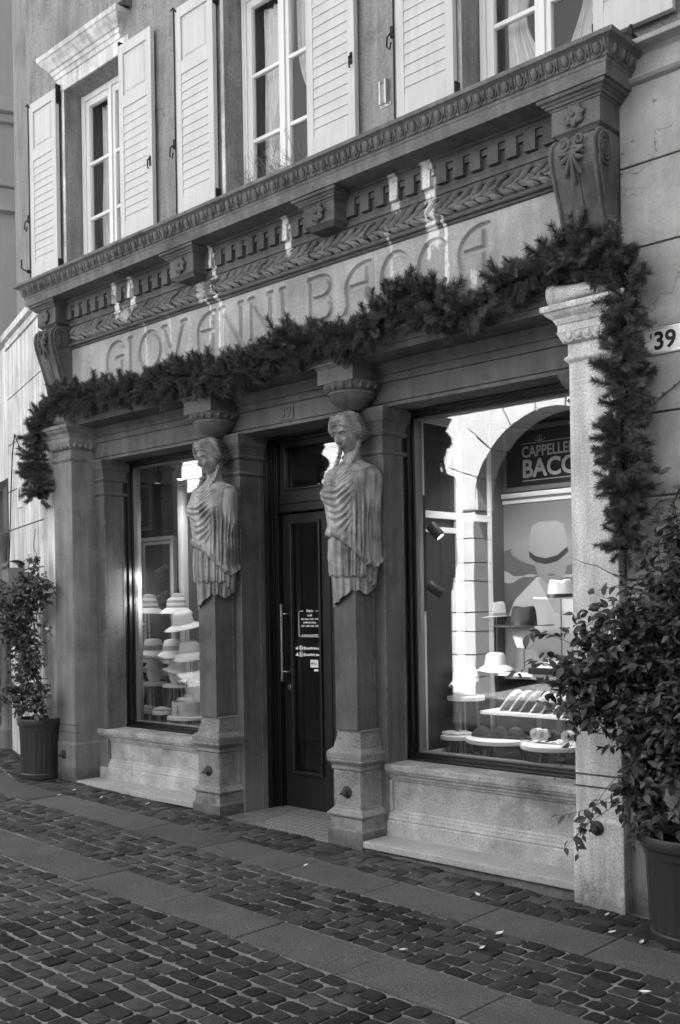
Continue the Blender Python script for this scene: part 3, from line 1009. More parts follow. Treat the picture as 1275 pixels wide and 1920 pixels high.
# modillion blocks with rosettes
def rosette(cx, y, cz, r, mat, parent):
    b = B()
    nP = 7
    for i in range(nP):
        a = 2*PI*i/nP+.2
        ca, sa = math.cos(a), math.sin(a)
        rows = []
        for t in (0.15, .35, .6, .85, 1.0):
            wd = r*.40*math.sin(PI*(.12+t*.80))
            hh = .012+.020*math.sin(PI*t*.9)
            row = []
            for q in (-1, -.5, 0, .5, 1):
                px = t*r; pz = q*wd
                row.append((cx+px*ca-pz*sa, y-hh*(1-.65*abs(q))+(.008 if q == 0 else 0), cz+px*sa+pz*ca))
            rows.append(row)
        b.grid(np.array(rows))
    b.ell((cx, y-.018, cz), (r*.2, .018, r*.2), 10, 6)
    o = b.build('rosette', mat, parent, True)
    md = o.modifiers.new('s', 'SOLIDIFY'); md.thickness = .004
for (x0, x1) in ((XL0+.012, -3.362), (-1.753, -1.472), (-.313, -.034), (1.577, 1.866)):
    outer = x0 < -3 or x0 > 1
    xa, xb = (x0, x1)
    lv = [(4.055, -.035), (4.07, -.02), (4.078, -.01), (4.082, -.002), (4.09, 0), (4.205, 0), (4.208, .008), (4.215, .010), (4.22, .022), (4.23, .026), (4.236, .036), (4.244, .04), (4.25, .055), (4.266, .06)]
    m_ = B().stack(xa, xb, -.14, W+.05, lv).build('modillion_block', M['stone'], front, bevel=.002)
    rosette((xa+xb)/2, -.142, 4.148, .060, M['stone'], m_)

# scroll consoles under the outer blocks
def console(x0, x1):
    cx = (x0+x1)/2; hwid = (x1-x0)/2-.004
    zs_ = np.linspace(4.056, 3.37, 40)
    def prof_y(z):
        pts = [(4.056,-.115),(4.03,-.150),(3.99,-.172),(3.94,-.178),(3.88,-.168),(3.80,-.142),(3.70,-.108),(3.60,-.078),(3.50,-.058),(3.42,-.048),(3.36,-.045)]
        pz = [p[0] for p in pts][::-1]; py = [p[1] for p in pts][::-1]
        return np.interp(z, pz, py)
    def half(z): return hwid*(1 - .16*np.clip((4.0-z)/.6, 0, 1))
    us = np.array([-1,-.985,-.93,-.875,-.83,-.74,-.45,-.22,-.16,-.05,0,.05,.16,.22,.45,.74,.83,.875,.93,.985,1])
    rel = np.array([0,-.012,-.016,-.012,.006,.008,.008,.006,-.008,-.004,-.001,-.004,-.008,.006,.008,.008,.006,-.012,-.016,-.012,0])
    P = np.zeros((len(zs_), len(us), 3))
    for i, z in enumerate(zs_):
        y = prof_y(z)
        P[i,:,0] = cx + us*half(z); P[i,:,1] = y + rel; P[i,:,2] = z
    b = B().grid(P)
    # side cheeks
    for s in (-1, 1):
        v = []; f = []
        for i, z in enumerate(zs_):
            v += [(cx+s*half(z), float(prof_y(z)), z), (cx+s*half(z), W+.02, z)]
        for i in range(len(zs_)-1):
            q = (2*i, 2*i+1, 2*i+3, 2*i+2)
            f.append(q if s > 0 else q[::-1])
        b.add(v, f)
    b.add([(cx-hwid,-.115,4.056),(cx+hwid,-.115,4.056),(cx+hwid,W,4.056),(cx-hwid,W,4.056)], [(0,1,2,3)])
    b.add([(cx-half(3.37),-.046,3.37),(cx+half(3.37),-.046,3.37),(cx+half(3.37),W,3.37),(cx-half(3.37),W,3.37)], [(3,2,1,0)])
    c = b.build('scroll_console', M['stone'], front, True, angle=35)
    # volutes on the cheeks
    for s in (-1, 1):
        bb = B()
        xe = cx+s*hwid*.985
        for r, t in ((.082,.007),(.060,.005),(.036,.005)):
            bb.tube([(xe+s*.004, -.088+r*.82*math.cos(2*PI*i/28), 3.955+r*math.sin(2*PI*i/28)) for i in range(29)], t, 6)
        bb.ell((xe, -.088, 3.955), (.008, .022, .03), 8, 6)
        bb.tube([(cx+s*half(z)+s*.003, float(prof_y(z))+.022+.02*max(0, (3.9-z)), z) for z in np.linspace(3.90, 3.40, 14)], .006, 6)
        bb.build('volute', M['stone'], c, True)
    # palmette with two small curls
    bb = B()
    y0 = -.178
    for k, a in enumerate(np.linspace(-150, -30, 7)):
        ar = math.radians(a)
        L = .135 if 1 < k < 5 else .100
        if k == 3: L = .155
        pts = []; rad = []
        for i in range(8):
            t = i/7
            bend = (a+90)/60*.55*t
            ang = ar + bend*.9
            px = cx+math.cos(ang)*L*t*.95*.8; pz = 3.955+math.sin(ang)*L*t*1.1
            pts.append((px, float(prof_y(pz))-.012-.006*t, pz)); rad.append(.0055+.0110*t**1.3 if i < 7 else .006)
        bb.tube(pts, rad, 8)
    for s in (-1, 1):
        for k in range(2):
            pts = []; rad = []
            for i in range(8):
                t = i/7
                px = cx+s*(.012+.058*math.sin(t*1.45)); pz = 3.968+.004-(.02+.028*k)*t+.0*t
                pts.append((px, float(prof_y(pz))-.012, pz)); rad.append(.004+.0075*t if i < 7 else .005)
            bb.tube(pts, rad, 7)
        pts = []
        for i in range(22):
            a = -PI/2+s*0 + i*.42; r = .036*(1-i/25)
            pts.append((cx+s*(.045)-s*r*math.cos(a)*.9, float(prof_y(4.0))-.012-.012*i/22, 4.0+r*math.sin(a)))
        bb.tube(pts, [.0085]*15+[.008,.008,.009,.010,.011,.012,.010], 7)
    bb.build('palmette', M['stone'], c, True)
console(XL0+.012, -3.362)
console(1.577, 1.866)

# crowning cornice
lv_o = [(4.267,-.086),(4.270,-.084),(4.330,-.080),(4.334,-.074),(4.348,-.072),(4.352,-.062),(4.362,-.058),(4.372,-.06),(4.395,-.052),(4.415,-.036),(4.425,-.018),(4.430,-.004),(4.452,0),(4.462,-.05)]
crn = B().stack(-3.809, 2.024, -.295, W+.06, lv_o).build('cornice', M['cornice'], front, bevel=.003)
def egg_mesh():
    b = B()
    b.ell((0, -.002, 0), (.020, .017, .030), 12, 8)
    b.tube([(.031*math.sin(a), .002-.004*math.cos(a), .006-.040*math.cos(a)) for a in [-2.5+5.0*i/14 for i in range(15)]], .0048, 6)
    b.tube([(.047, .004, .032), (.047, -.008, .0), (.047, .002, -.040)], [.008, .006, .001], 5)
    return b.mesh('egg_ornament', M['cornice'], True)
em = egg_mesh()
n = 62; px0, px1 = -3.745, 1.96
for k in range(n):
    x = px0+(px1-px0)*(k+.5)/n
    inst('egg_ornament', em, crn, (x, -.250, 4.388), (.42, 0, 0), (.98, 1.1, 1.06))
for s, xe in ((1, 1.968), (-1, -3.753)):
    for k in range(4):
        inst('egg_ornament', em, crn, (xe+s*.008, -.19+.085*k, 4.388), (.35, 0, s*PI/2), (.9, 1, .92))

# ---- dado walls, steps and sills below the display windows
def bay(x0, x1, zst, nm):
    # marble step, slightly overhanging a rough bedding course
    st = B().box(x0+.002, x1-.002, -.004, .30, zst-.045, zst)
    st.build('marble_step', M['marble'], front, bevel=.006)
    n = 26; v = []; f = []
    P = np.zeros((5, n, 3))
    for i in range(n):
        x = x0+.002+(x1-x0-.004)*i/(n-1)
        for j in range(5):
            t = j/4
            z = (gz(x)-.03)*(1-t) + (zst-.05)*t
            P[j, i] = (x, .022-.035*(1-t)*(.6+.8*random.random())+.012*random.random(), z)
    B().grid(P).build('rough_bedding', M['granite'], front, True, angle=30)
    prof = [(.5,zst-.01),(YB-.002,zst-.01),(YB-.002,zst+.095),(YB+.006,zst+.10),(YB+.006,zst+.108),(YB-.0,zst+.112),(YB+.008,zst+.128),(YB+.01,zst+.14),(YB+.022,zst+.148),(YB+.022,zst+.16),(YB+.036,zst+.168),
            (YB+.036,.43),(YB+.026,.436),(YB+.022,.452),(YB+.012,.458),(YB+.010,.472),(YB-.004,.482),(YB-.008,.488),(YB-.008,.50),(YB-.02,.503),(YB-.02,.537),(YB-.012,.543),(.5,.545)]
    B().run(x0+.003, x1-.003, prof).build('dado_wall', M['dado'], front, bevel=.002)
    for xe, s in ((x0+.003, 1), (x1-.003, -1)):
        a, c_ = sorted((xe+s*.0, xe+s*.035))
        B().box(a, c_, YB+.012, YB+.05, zst+.165, .435).build('dado_panel_border', M['dado'], front, bevel=.004)
bay(-3.376, -1.75, .112, 'l')
bay(.002, 1.575, .069, 'r')
# mosaic threshold
s = N('mosaic_threshold')
P_ = s.pos()
vo = s.n('ShaderNodeTexVoronoi'); vo.inputs['Scale'].default_value = 95; s.l(P_, vo.inputs[0])
sx = s.n('ShaderNodeSeparateXYZ'); s.l(P_, sx.inputs[0])
cxm = s.math('ABSOLUTE', s.math('ADD', sx.outputs[0], .88)); 
cym = s.math('ABSOLUTE', s.math('SUBTRACT', sx.outputs[1], .30))
rectd = s.math('MAXIMUM', s.math('SUBTRACT', cxm, .50), s.math('SUBTRACT', cym, .29))
line1 = s.math('LESS_THAN', s.math('ABSOLUTE', s.math('ADD', rectd, .085)), .012)
line2 = s.math('LESS_THAN', s.math('ABSOLUTE', s.math('ADD', rectd, .012)), .009)
stp = s.math('LESS_THAN', s.math('FRACT', s.math('MULTIPLY', s.math('ADD', sx.outputs[0], s.math('MULTIPLY', sx.outputs[1], .15)), 17)), .22)
ins = s.math('LESS_THAN', rectd, -.10)
fr2 = s.math('LESS_THAN', s.math('FRACT', s.math('MULTIPLY', sx.outputs[1], 15)), .25)
pat = s.math('MULTIPLY', ins, s.math('MAXIMUM', stp, fr2))
dots = s.math('MULTIPLY', s.math('MULTIPLY', s.math('LESS_THAN', s.math('ABSOLUTE', s.math('ADD', rectd, .048)), .018), s.math('LESS_THAN', s.math('FRACT', s.math('MULTIPLY', s.math('ADD', sx.outputs[0], sx.outputs[1]), 26)), .5)), .8)
dk = s.math('MAXIMUM', s.math('MAXIMUM', s.math('MAXIMUM', line1, line2), pat), dots)
val = s.mix(dk, .30, .19)
val = s.math('MULTIPLY', val, s.math('MULTIPLY_ADD', vo.outputs['Color'], .5, .7))
mosaic = s.finish(val, .6, .3, vo.outputs['Distance'], .3, .002)
b = B()
zt_ = .03
b.add([(-1.445,.0,zt_-.004),(-.318,.0,zt_-.012),(-.33,.66,zt_),(-1.43,.66,zt_),(-1.445,-.01,-.06),(-.318,-.01,-.06)], [(0,1,2,3),(4,5,1,0)])
b.build('mosaic_threshold', mosaic, front)

# iron bolts on the pedestals and pilasters are added with their owners
def ring_bolt(parent, x, z, y=0):
    b = B().lathe([(.040,0),(.040,.006),(.034,.012),(.022,.016),(.018,.024),(.023,.028),(.021,.036),(.008,.040)], (x, y, z), 18, 'y')
    b.tube([(x-.006, y-.03, z-.004), (x-.014, y-.046, z-.008), (x-.020, y-.052, z-.010)], [.010,.009,.007], 8)
    return b.build('ring_bolt', M['rust'], parent, True, angle=40)
ring_bolt(front, -3.546, .325, -.012)
ring_bolt(front, 1.71, .388, -.012)

# carved number plate over the door
b = B().box(-.966, -.822, YB-.014, YB+.01, 2.95, 3.06)
pl39 = b.build('stone_number_plate', M['stone'], front, bevel=.004)
t = text_mesh('39', .115, M['joint'], .004, 'CENTER', bold=.002)
inst('carved_number', t, pl39, (-.894, YB-.016, 2.967))
# ================================================================ CARYATID COLUMNS
def smooth(a, b, x):
    t = np.clip((x-a)/(b-a), 0, 1); return t*t*(3-2*t)
def G1(x, c, s): return np.exp(-((x-c)/s)**2)

def statue_mesh():
    """draped half figure, head included, one continuous grid; local origin under the column centre"""
    nphi, nzb = 264, 210
    phi = np.linspace(-PI, PI, nphi, endpoint=False)
    v = np.linspace(0, 1, nzb)
    PH, V = np.meshgrid(phi, v)
    # ragged lower hem
    hem = np.interp(phi, [-PI,-2.2,-1.5,-.95,-.75,-.35,-.25,.25,.3,.7,.75,1.05,1.2,1.45,1.6,2.0,2.3,PI],
                    [1.66,1.66,1.62,1.585,1.585,1.625,1.62,1.665,1.66,1.705,1.69,1.70,1.685,1.668,1.672,1.70,1.72,1.66])
    ZTOP = 2.635
    Z = hem[None,:]*(1-V) + ZTOP*V
    hem1 = np.interp(phi, [-PI,-1.2,-.8,-.5,-.1,.3,.9,1.3,1.7,2.3,PI], [1.80,1.80,1.80,1.795,1.785,1.79,1.785,1.785,1.74,1.69,1.80])[None,:] + .006*np.sin(PH*11)
    zl = np.interp(phi, [-PI,-1.4,-.8,-.3,.1,.5,.9,1.3,1.7,2.05,2.4,PI], [2.08,2.07,2.055,2.06,2.035,1.985,1.92,1.862,1.835,1.862,1.90,2.0])[None,:]
    zt = [1.55,1.70,1.80,1.92,2.02,2.12,2.20,2.28,2.36,2.43,2.475,2.51,2.535,2.555,2.58,2.64]
    ta = [.132,.140,.150,.160,.158,.153,.160,.172,.182,.188,.184,.168,.130,.088,.062,.056]
    tb = [.128,.134,.140,.150,.150,.142,.142,.150,.158,.150,.132,.110,.088,.070,.060,.055]
    tc = [.120,.120,.122,.126,.130,.130,.130,.130,.132,.135,.138,.138,.136,.135,.135,.13]
    A = np.interp(Z, zt, ta); Bb = np.interp(Z, zt, tb); YC = np.interp(Z, zt, tc)
    ph = PH
    off = np.zeros_like(Z)
    # bust
    for s in (-1, 1):
        off += .036*np.exp(-((ph-s*.52)/.33)**2 - ((Z-2.335)/.060)**2)
        off -= .008*np.exp(-((ph-s*.50)/.30)**2 - ((Z-2.262)/.03)**2)
    off -= .014*np.exp(-(ph/.2)**2 - ((Z-2.32)/.08)**2)
    # arm stumps: broad flat masses beneath the shoulders
    for s in (-1, 1):
        off += .022*np.exp(-((ph-s*1.62)/.36)**4)*smooth(2.16, 2.26, Z)*smooth(2.50, 2.44, Z)
        off += -.006*np.exp(-((ph-s*1.13)/.06)**2)*smooth(2.24, 2.3, Z)*smooth(2.5, 2.44, Z)
    mant = smooth(-.006, .006, Z-zl)
    skirt = smooth(-.005, .005, Z-hem1)*(1-mant)
    under = 1-mant-skirt
    body = smooth(2.545, 2.50, Z)
    off += (.020*mant + .006*skirt - .008*under)*body
    # under skirt: soft pleats with a crimped tongue
    off += under*(.006*np.sin(ph*13+1)+.004*np.sin(ph*29+Z*6))
    tongue = np.exp(-((ph-.18)/.2)**4)
    off += under*tongue*.0035*np.sin(Z*2*PI/.0135+ph*3)
    # skirt: strong vertical pleats
    pl_ = np.abs(np.sin(ph*9.5+.8*np.sin(ph*3)+.2*np.sin(Z*9)))
    off += skirt*(.016*pl_**.7-.010+.005*np.sin(ph*41))
    # mantle, front: hanging cowl folds; flank: vertical folds
    front_ = smooth(.75, .35, ph)*smooth(-1.7, -1.2, ph)
    U = Z - .085*(ph+.12)**2*1.9
    cowl = np.sin((U)*2*PI/.050 + .6*np.sin(ph*2.2) + 1.1*np.sin(Z*19+.7) + .5*np.sin(Z*43+ph*2))*(.75+.35*np.sin(Z*27+ph*3))
    vee = smooth(2.36, 2.42, Z)
    U2 = Z - .16*np.abs(ph+.05)
    cowl2 = np.sin(U2*2*PI/.030)
    c1 = (np.abs(cowl)**.7*np.sign(cowl))
    off += mant*front_*(.0115*c1*(1-vee)*smooth(2.07,2.12,Z) + .0065*cowl2*vee*smooth(2.53,2.5,Z))
    flank = smooth(.45, .85, ph)*smooth(2.36, 2.22, Z)
    vf = np.abs(np.sin(ph*8.2+.5*np.sin(ph*5)+.35*np.sin(Z*7+ph*2)))
    off += mant*flank*(.019*vf**.65-.013+.006*np.sin(ph*37+Z*5)+.0025*np.sin(ph*71))
    off += mant*smooth(-1.2,-1.6,ph)*.008*np.sin(ph*17)
    # fold line from the shoulder over the bust
    off += .012*np.exp(-((ph-.78-.35*(2.5-Z)*0)/.05)**2)*smooth(1.98,2.05,Z)*smooth(2.30,2.2,Z)
    # ruffled edge of the mantle
    dz = Z-zl
    ruf = np.exp(-((dz-.022)/.024)**2)
    off += ruf*(.010+.011*np.sin(ph*24+6*np.sin(ph*5)))*smooth(-1.6,-1.1,ph)
    off += .016*np.exp(-((dz-.03)/.03)**2 - ((ph+.62)/.20)**2)
    off -= .010*np.exp(-((dz+.006)/.008)**2)
    off += .0012*np.sin(ph*90+Z*60)*np.sin(Z*140)
    # neck base hollow / collar edge
    col_ = np.exp(-((Z-(2.515-.045*np.clip(np.cos(ph),0,1)))/.007)**2)
    off += .007*col_
    off *= smooth(2.575, 2.53, Z)
    X = (A+off)*np.sin(ph)
    Yv = YC - (Bb+off)*np.cos(ph)
    Yv = np.minimum(Yv, .262)
    b = B().grid(np.stack([X, Yv, Z], -1), wrap=True)
    body_mesh = b
    # head
    tilt = math.radians(13)
    HC = np.array([0, .098, 2.738])
    def place(P):
        c, s = math.cos(tilt), math.sin(tilt)
        Q = np.empty_like(P)
        Q[...,0] = P[...,0]
        Q[...,1] = c*P[...,1] - s*P[...,2]
        Q[...,2] = s*P[...,1] + c*P[...,2]
        # face tips downward (front = -y goes down)
        return Q + HC
    nl, nt_ = 190, 170
    lam = np.linspace(-PI/2*.995, PI/2*.995, nt_)
    ph2 = np.linspace(-PI, PI, nl, endpoint=False)
    ph2 = ph2 - .35*np.sin(ph2)          # denser at the front
    P2, L2 = np.meshgrid(ph2, lam)
    zn = np.sin(L2)
    a0, b0, h0 = .088, .106, .143
    cl = np.cos(L2)**.82
    jaw = 1-.40*np.clip(-zn-.05, 0, 1)**1.5
    bb_ = b0*(1-.06*np.clip(-zn, 0, 1)**2)
    off = np.zeros_like(zn)
    fr_ = np.exp(-(P2/1.2)**4)
    # nose: straight greek profile from the brow
    nose = np.where(zn > -.28, smooth(.22, -.26, zn), smooth(-.40, -.29, zn))
    off += .038*nose*np.exp(-(P2/(.085+.055*smooth(.05,-.28,zn)))**2)
    off += .008*np.exp(-((np.abs(P2)-.16)/.06)**2 - ((zn+.28)/.05)**2)
    off -= .028*np.exp(-((np.abs(P2)-.38)/.20)**2 - ((zn-.05)/.10)**2)       # sockets
    off += .020*np.exp(-((np.abs(P2)-.39)/.13)**2 - ((zn-.03)/.052)**2)      # eyeballs
    lid = np.exp(-((zn-(.095-.35*(np.abs(P2)-.37)**2*4*.3))/.012)**2)*np.exp(-((np.abs(P2)-.37)/.16)**4)
    off += .006*lid
    lid2 = np.exp(-((zn-(-.022+.25*(np.abs(P2)-.37)**2))/.010)**2)*np.exp(-((np.abs(P2)-.37)/.14)**4)
    off += .004*lid2
    off += .0085*np.exp(-((np.abs(P2)-.36)/.24)**2 - ((zn-.20)/.035)**2)     # brow
    off += .006*np.exp(-((np.abs(P2)-.62)/.22)**2 - ((zn+.20)/.18)**2)        # cheek
    mw = np.exp(-(P2/.25)**4)
    off += .0085*mw*np.exp(-((zn+.475)/.028)**2)*(1-.25*np.exp(-(P2/.035)**2))
    off += .011*np.exp(-(P2/.19)**4)*np.exp(-((zn+.560)/.032)**2)
    off -= .011*np.exp(-(P2/.26)**4)*np.exp(-((zn+.515)/.013)**2)
    off -= .006*np.exp(-(P2/.16)**2)*np.exp(-((zn+.655)/.035)**2)
    off += .010*np.exp(-(P2/.20)**2)*np.exp(-((zn+.80)/.09)**2)               # chin
    off += .004*np.exp(-(P2/.3)**2)*np.exp(-((zn+.42)/.10)**2)
    X = (a0*jaw*cl + off*np.abs(np.sin(P2)))*np.sin(P2) 
    Y_ = -(bb_*jaw**.6*cl + off)*np.cos(P2)
    Z_ = h0*zn
    b.grid(place(np.stack([X, Y_, Z_], -1)), wrap=True)
    # eyes: ball, carved lids and brow line
    ey = B()
    for q in (-1, 1):
        ex = q*.036
        ey.ell((ex, -.079, .004), (.0165, .0145, .0105), 16, 10)
        for (h_, rr_, yy) in ((.0115, .0030, -.0945), (-.0085, .0022, -.0935)):
            ey.tube([(ex+.0185*u, yy+.013*u*u*(1 if q*u > 0 else .35), .004+h_*(1-u*u)) for u in np.linspace(-1, 1, 9)], rr_, 6)
        ey.tube([(ex+.026*u-q*.002, -.1015+.016*u*u*(1 if q*u > 0 else .2), .029+.006*(1-u*u)-.004*(q*u > 0)*u*q) for u in np.linspace(-1, 1, 9)], [.001,.003,.0042,.0046,.0048,.0046,.0042,.003,.001], 6)
    PV = place(np.array(ey.v))
    b.add(PV.tolist(), ey.f)
    # neck joining head and shoulders
    nn = 40
    rows = []
    for z, r, yc in ((2.60,.050,.130),(2.63,.054,.129),(2.66,.053,.122),(2.70,.052,.115)):
        rows.append([(r*math.sin(q), yc-r*1.02*math.cos(q), z) for q in np.linspace(-PI, PI, nn, endpoint=False)])
    b.grid(np.array(rows), wrap=True)
    # hair as a part of its own
    h = B()
    nl, nt_ = 280, 150
    ph3 = np.linspace(-PI, PI, nl, endpoint=False)
    lam = np.linspace(-1.05, PI/2*.995, nt_)
    P3, L3 = np.meshgrid(ph3, lam); zn = np.sin(L3)
    ap = np.abs(P3)
    hair_z = np.interp(ap, [0,.12,.35,.7,.95,1.15,1.5,1.9,PI], [.50,.48,.44,.31,.14,-.02,-.16,-.36,-.5])
    t = zn-hair_z
    vis_ = smooth(-.06, .05, t)
    thick = .010+.015*np.exp(-((t-.24)/.22)**2)*smooth(0, .14, t) + .012*np.exp(-((ap-1.5)/.6)**2)*np.exp(-((zn-.15)/.35)**2)
    cap = smooth(.80, .86, zn + .0*ap)
    thick = thick*(1-cap) + .010*cap
    wave = np.sin(t*2*PI/.145 + 1.5*np.sin(ap*8.5+.4) + .5*np.sin(ap*17))
    thick += (1-cap)*.0085*np.sign(wave)*np.abs(wave)**.8*smooth(.0, .05, t)*smooth(.03,.16,ap)
    thick += (1-cap)*.0018*np.sin(t*2*PI/.030+3*np.sin(ap*8.5))
    thick -= .010*np.exp(-(P3/.05)**2)*(1-cap)
    thick += cap*.0016*np.sin(ap*30+zn*30)
    thick += .030*np.exp(-((ap-PI)/.7)**2-((zn+.05)/.35)**2)
    off = thick*vis_-.016*(1-vis_)
    cl = np.cos(L3)**.82
    a1, b1 = .091, .109
    X = (a1*cl+off)*np.sin(P3); Y_ = -(b1*cl+off)*np.cos(P3)
    Y_ = np.where(np.cos(P3) < 0, Y_*1.12, Y_)
    Z_ = h0*zn*1.0 + off*np.clip(zn,0,1)*.9
    h.grid(place(np.stack([X, Y_, Z_], -1)), wrap=True)
    return b, h
sb, hb = statue_mesh()
stat_me = sb.mesh('draped_figure', M['statue'], True, 70)
hair_me = hb.mesh('waved_hair', M['statue'], True, 80)
def braid_mesh(s):
    b = B()
    path = [Vector((s*.078, .115, 2.69)), Vector((s*.078, .100, 2.64)), Vector((s*.072, .078, 2.59)), Vector((s*.068, .050, 2.545)), Vector((s*.066, .020, 2.50))]
    def at(t):
        t = t*(len(path)-1); i = min(int(t), len(path)-2); f = t-i
        return path[i].lerp(path[i+1], f)
    for k in range(2):
        pts = []; rr = []
        for i in range(46):
            t = i/45
            p = at(t); a = t*PI*6.2+k*PI
            r = .009*(1-.25*t)
            pts.append((p.x+r*math.cos(a), p.y+r*math.sin(a), p.z)); rr.append(.0100*(1-.25*t))
        b.tube(pts, rr, 7)
    return b.mesh('braid', M['statue'], True)
braids = [braid_mesh(-1), braid_mesh(1)]

def ech_mesh():
    b = B()
    return b
def caryatid(cx, z0, label):
    t = thing('caryatid_column', (cx, 0, z0), label, 'statue', 'caryatid columns either side of the door')
    # pedestal
    lv = [(z0-.06,.033),(.118,.033),(.124,.024),(.135,.020),(.195,.015),(.203,.020),(.208,.033),(.218,.035),(.226,.030),(.230,.020),(.238,.020),(.246,.008),(.256,.0),
          (.505,.0),(.512,.010),(.522,.010),(.530,.006),(.545,.012),(.562,.028),(.576,.033),(.580,.028),(.584,.033),(.618,.034),(.628,.030),(.640,.018),(.650,.006),(.654,.0)]
    hwd = .125
    p = B().stack(cx-hwd, cx+hwd, .033, YB+.01, lv).build('pedestal', M['granite'], t, bevel=.004)
    # raised panel fillets on face and right flank
    bb = B()
    for (a, c_) in ((cx-hwd+.006, cx-hwd+.014), (cx+hwd-.014, cx+hwd-.006)):
        bb.box(a, c_, .029, .035, .262, .50)
    bb.box(cx-hwd+.006, cx+hwd-.006, .029, .035, .494, .501)
    bb.box(cx-hwd+.006, cx+hwd-.006, .029, .035, .261, .268)
    for s in (-1, 1):
        xa, xb = sorted((cx+s*(hwd-.002), cx+s*(hwd+.004)))
        bb.box(xa, xb, .045, .052, .262, .50); bb.box(xa, xb, .215, .222, .262, .50)
        bb.box(xa, xb, .045, .222, .494, .501); bb.box(xa, xb, .045, .222, .261, .268)
    bb.build('panel_fillet', M['granite'], t)
    lv = [(.652,-.0),(.660,-.001),(.672,-.004),(.70,-.012),(.73,-.018),(.757,-.020),(.762,-.016),(.770,-.016),(.775,-.022)]
    B().stack(cx-hwd, cx+hwd, .033, YB+.01, lv).build('shaft_base', M['granite'], t, bevel=.003)
    B().stack(cx-.098, cx+.098, .035, YB+.01, [(.773, 0), (2.46, 0)]).build('shaft', M['stone'], t, bevel=.004)
    bb = B()
    for s in (-1, 1):
        xa, xb = sorted((cx+s*.0965, cx+s*.103))
        bb.box(xa, xb, .205, .213, .776, 2.45)
    bb.build('shaft_fillet', M['stone'], t)
    inst('draped_figure', stat_me, t, (cx, 0, 0))
    inst('waved_hair', hair_me, t, (cx, 0, 0))
    for q in braids: inst('braid', q, t, (cx, 0, 0))
    ring_bolt(t, cx, .366, .031)
    # echinus and abacus
    prof = [(.060,2.895),(.085,2.915),(.120,2.940),(.148,2.968),(.157,2.985),(.160,2.992),(.168,2.996),(.168,3.004),(.160,3.008),(.158,3.012),(.172,3.03),(.190,3.052),(.198,3.066),(.196,3.070)]
    e_ = B().lathe(prof, (cx, .145, 0), 40).build('echinus', M['stone'], t, True, angle=35)
    for k in range(18):
        a = 2*PI*k/18
        r = .184
        b = B().ell((0, -.0, 0), (.019, .014, .026), 8, 6)
        b.tube([(.026*math.sin(q), .004, .004-.032*math.cos(q)) for q in [-2.3+4.6*i/8 for i in range(9)]], .004, 4)
        if k == 0: egg2 = b.mesh('egg_ornament', M['stone'], True)
        inst('egg_ornament', egg2, e_, (cx+r*math.sin(a)*.97, .145-r*math.cos(a)*.97, 3.040), (.45, 0, a) if True else 0)
    lv = [(3.066,.0),(3.165,.0),(3.168,.006),(3.178,.012),(3.186,.022),(3.196,.026)]
    B().stack(cx-.166, cx+.156, -.023, YB+.02, lv).build('abacus_block', M['stone'], t, bevel=.003)
    return t
caryatid(-.160, 0.0, 'stone caryatid with lowered face on a pedestal, right of the door at step corner')
caryatid(-1.595, .04, 'stone caryatid with lowered face on a pedestal, left of the door by the left display window')

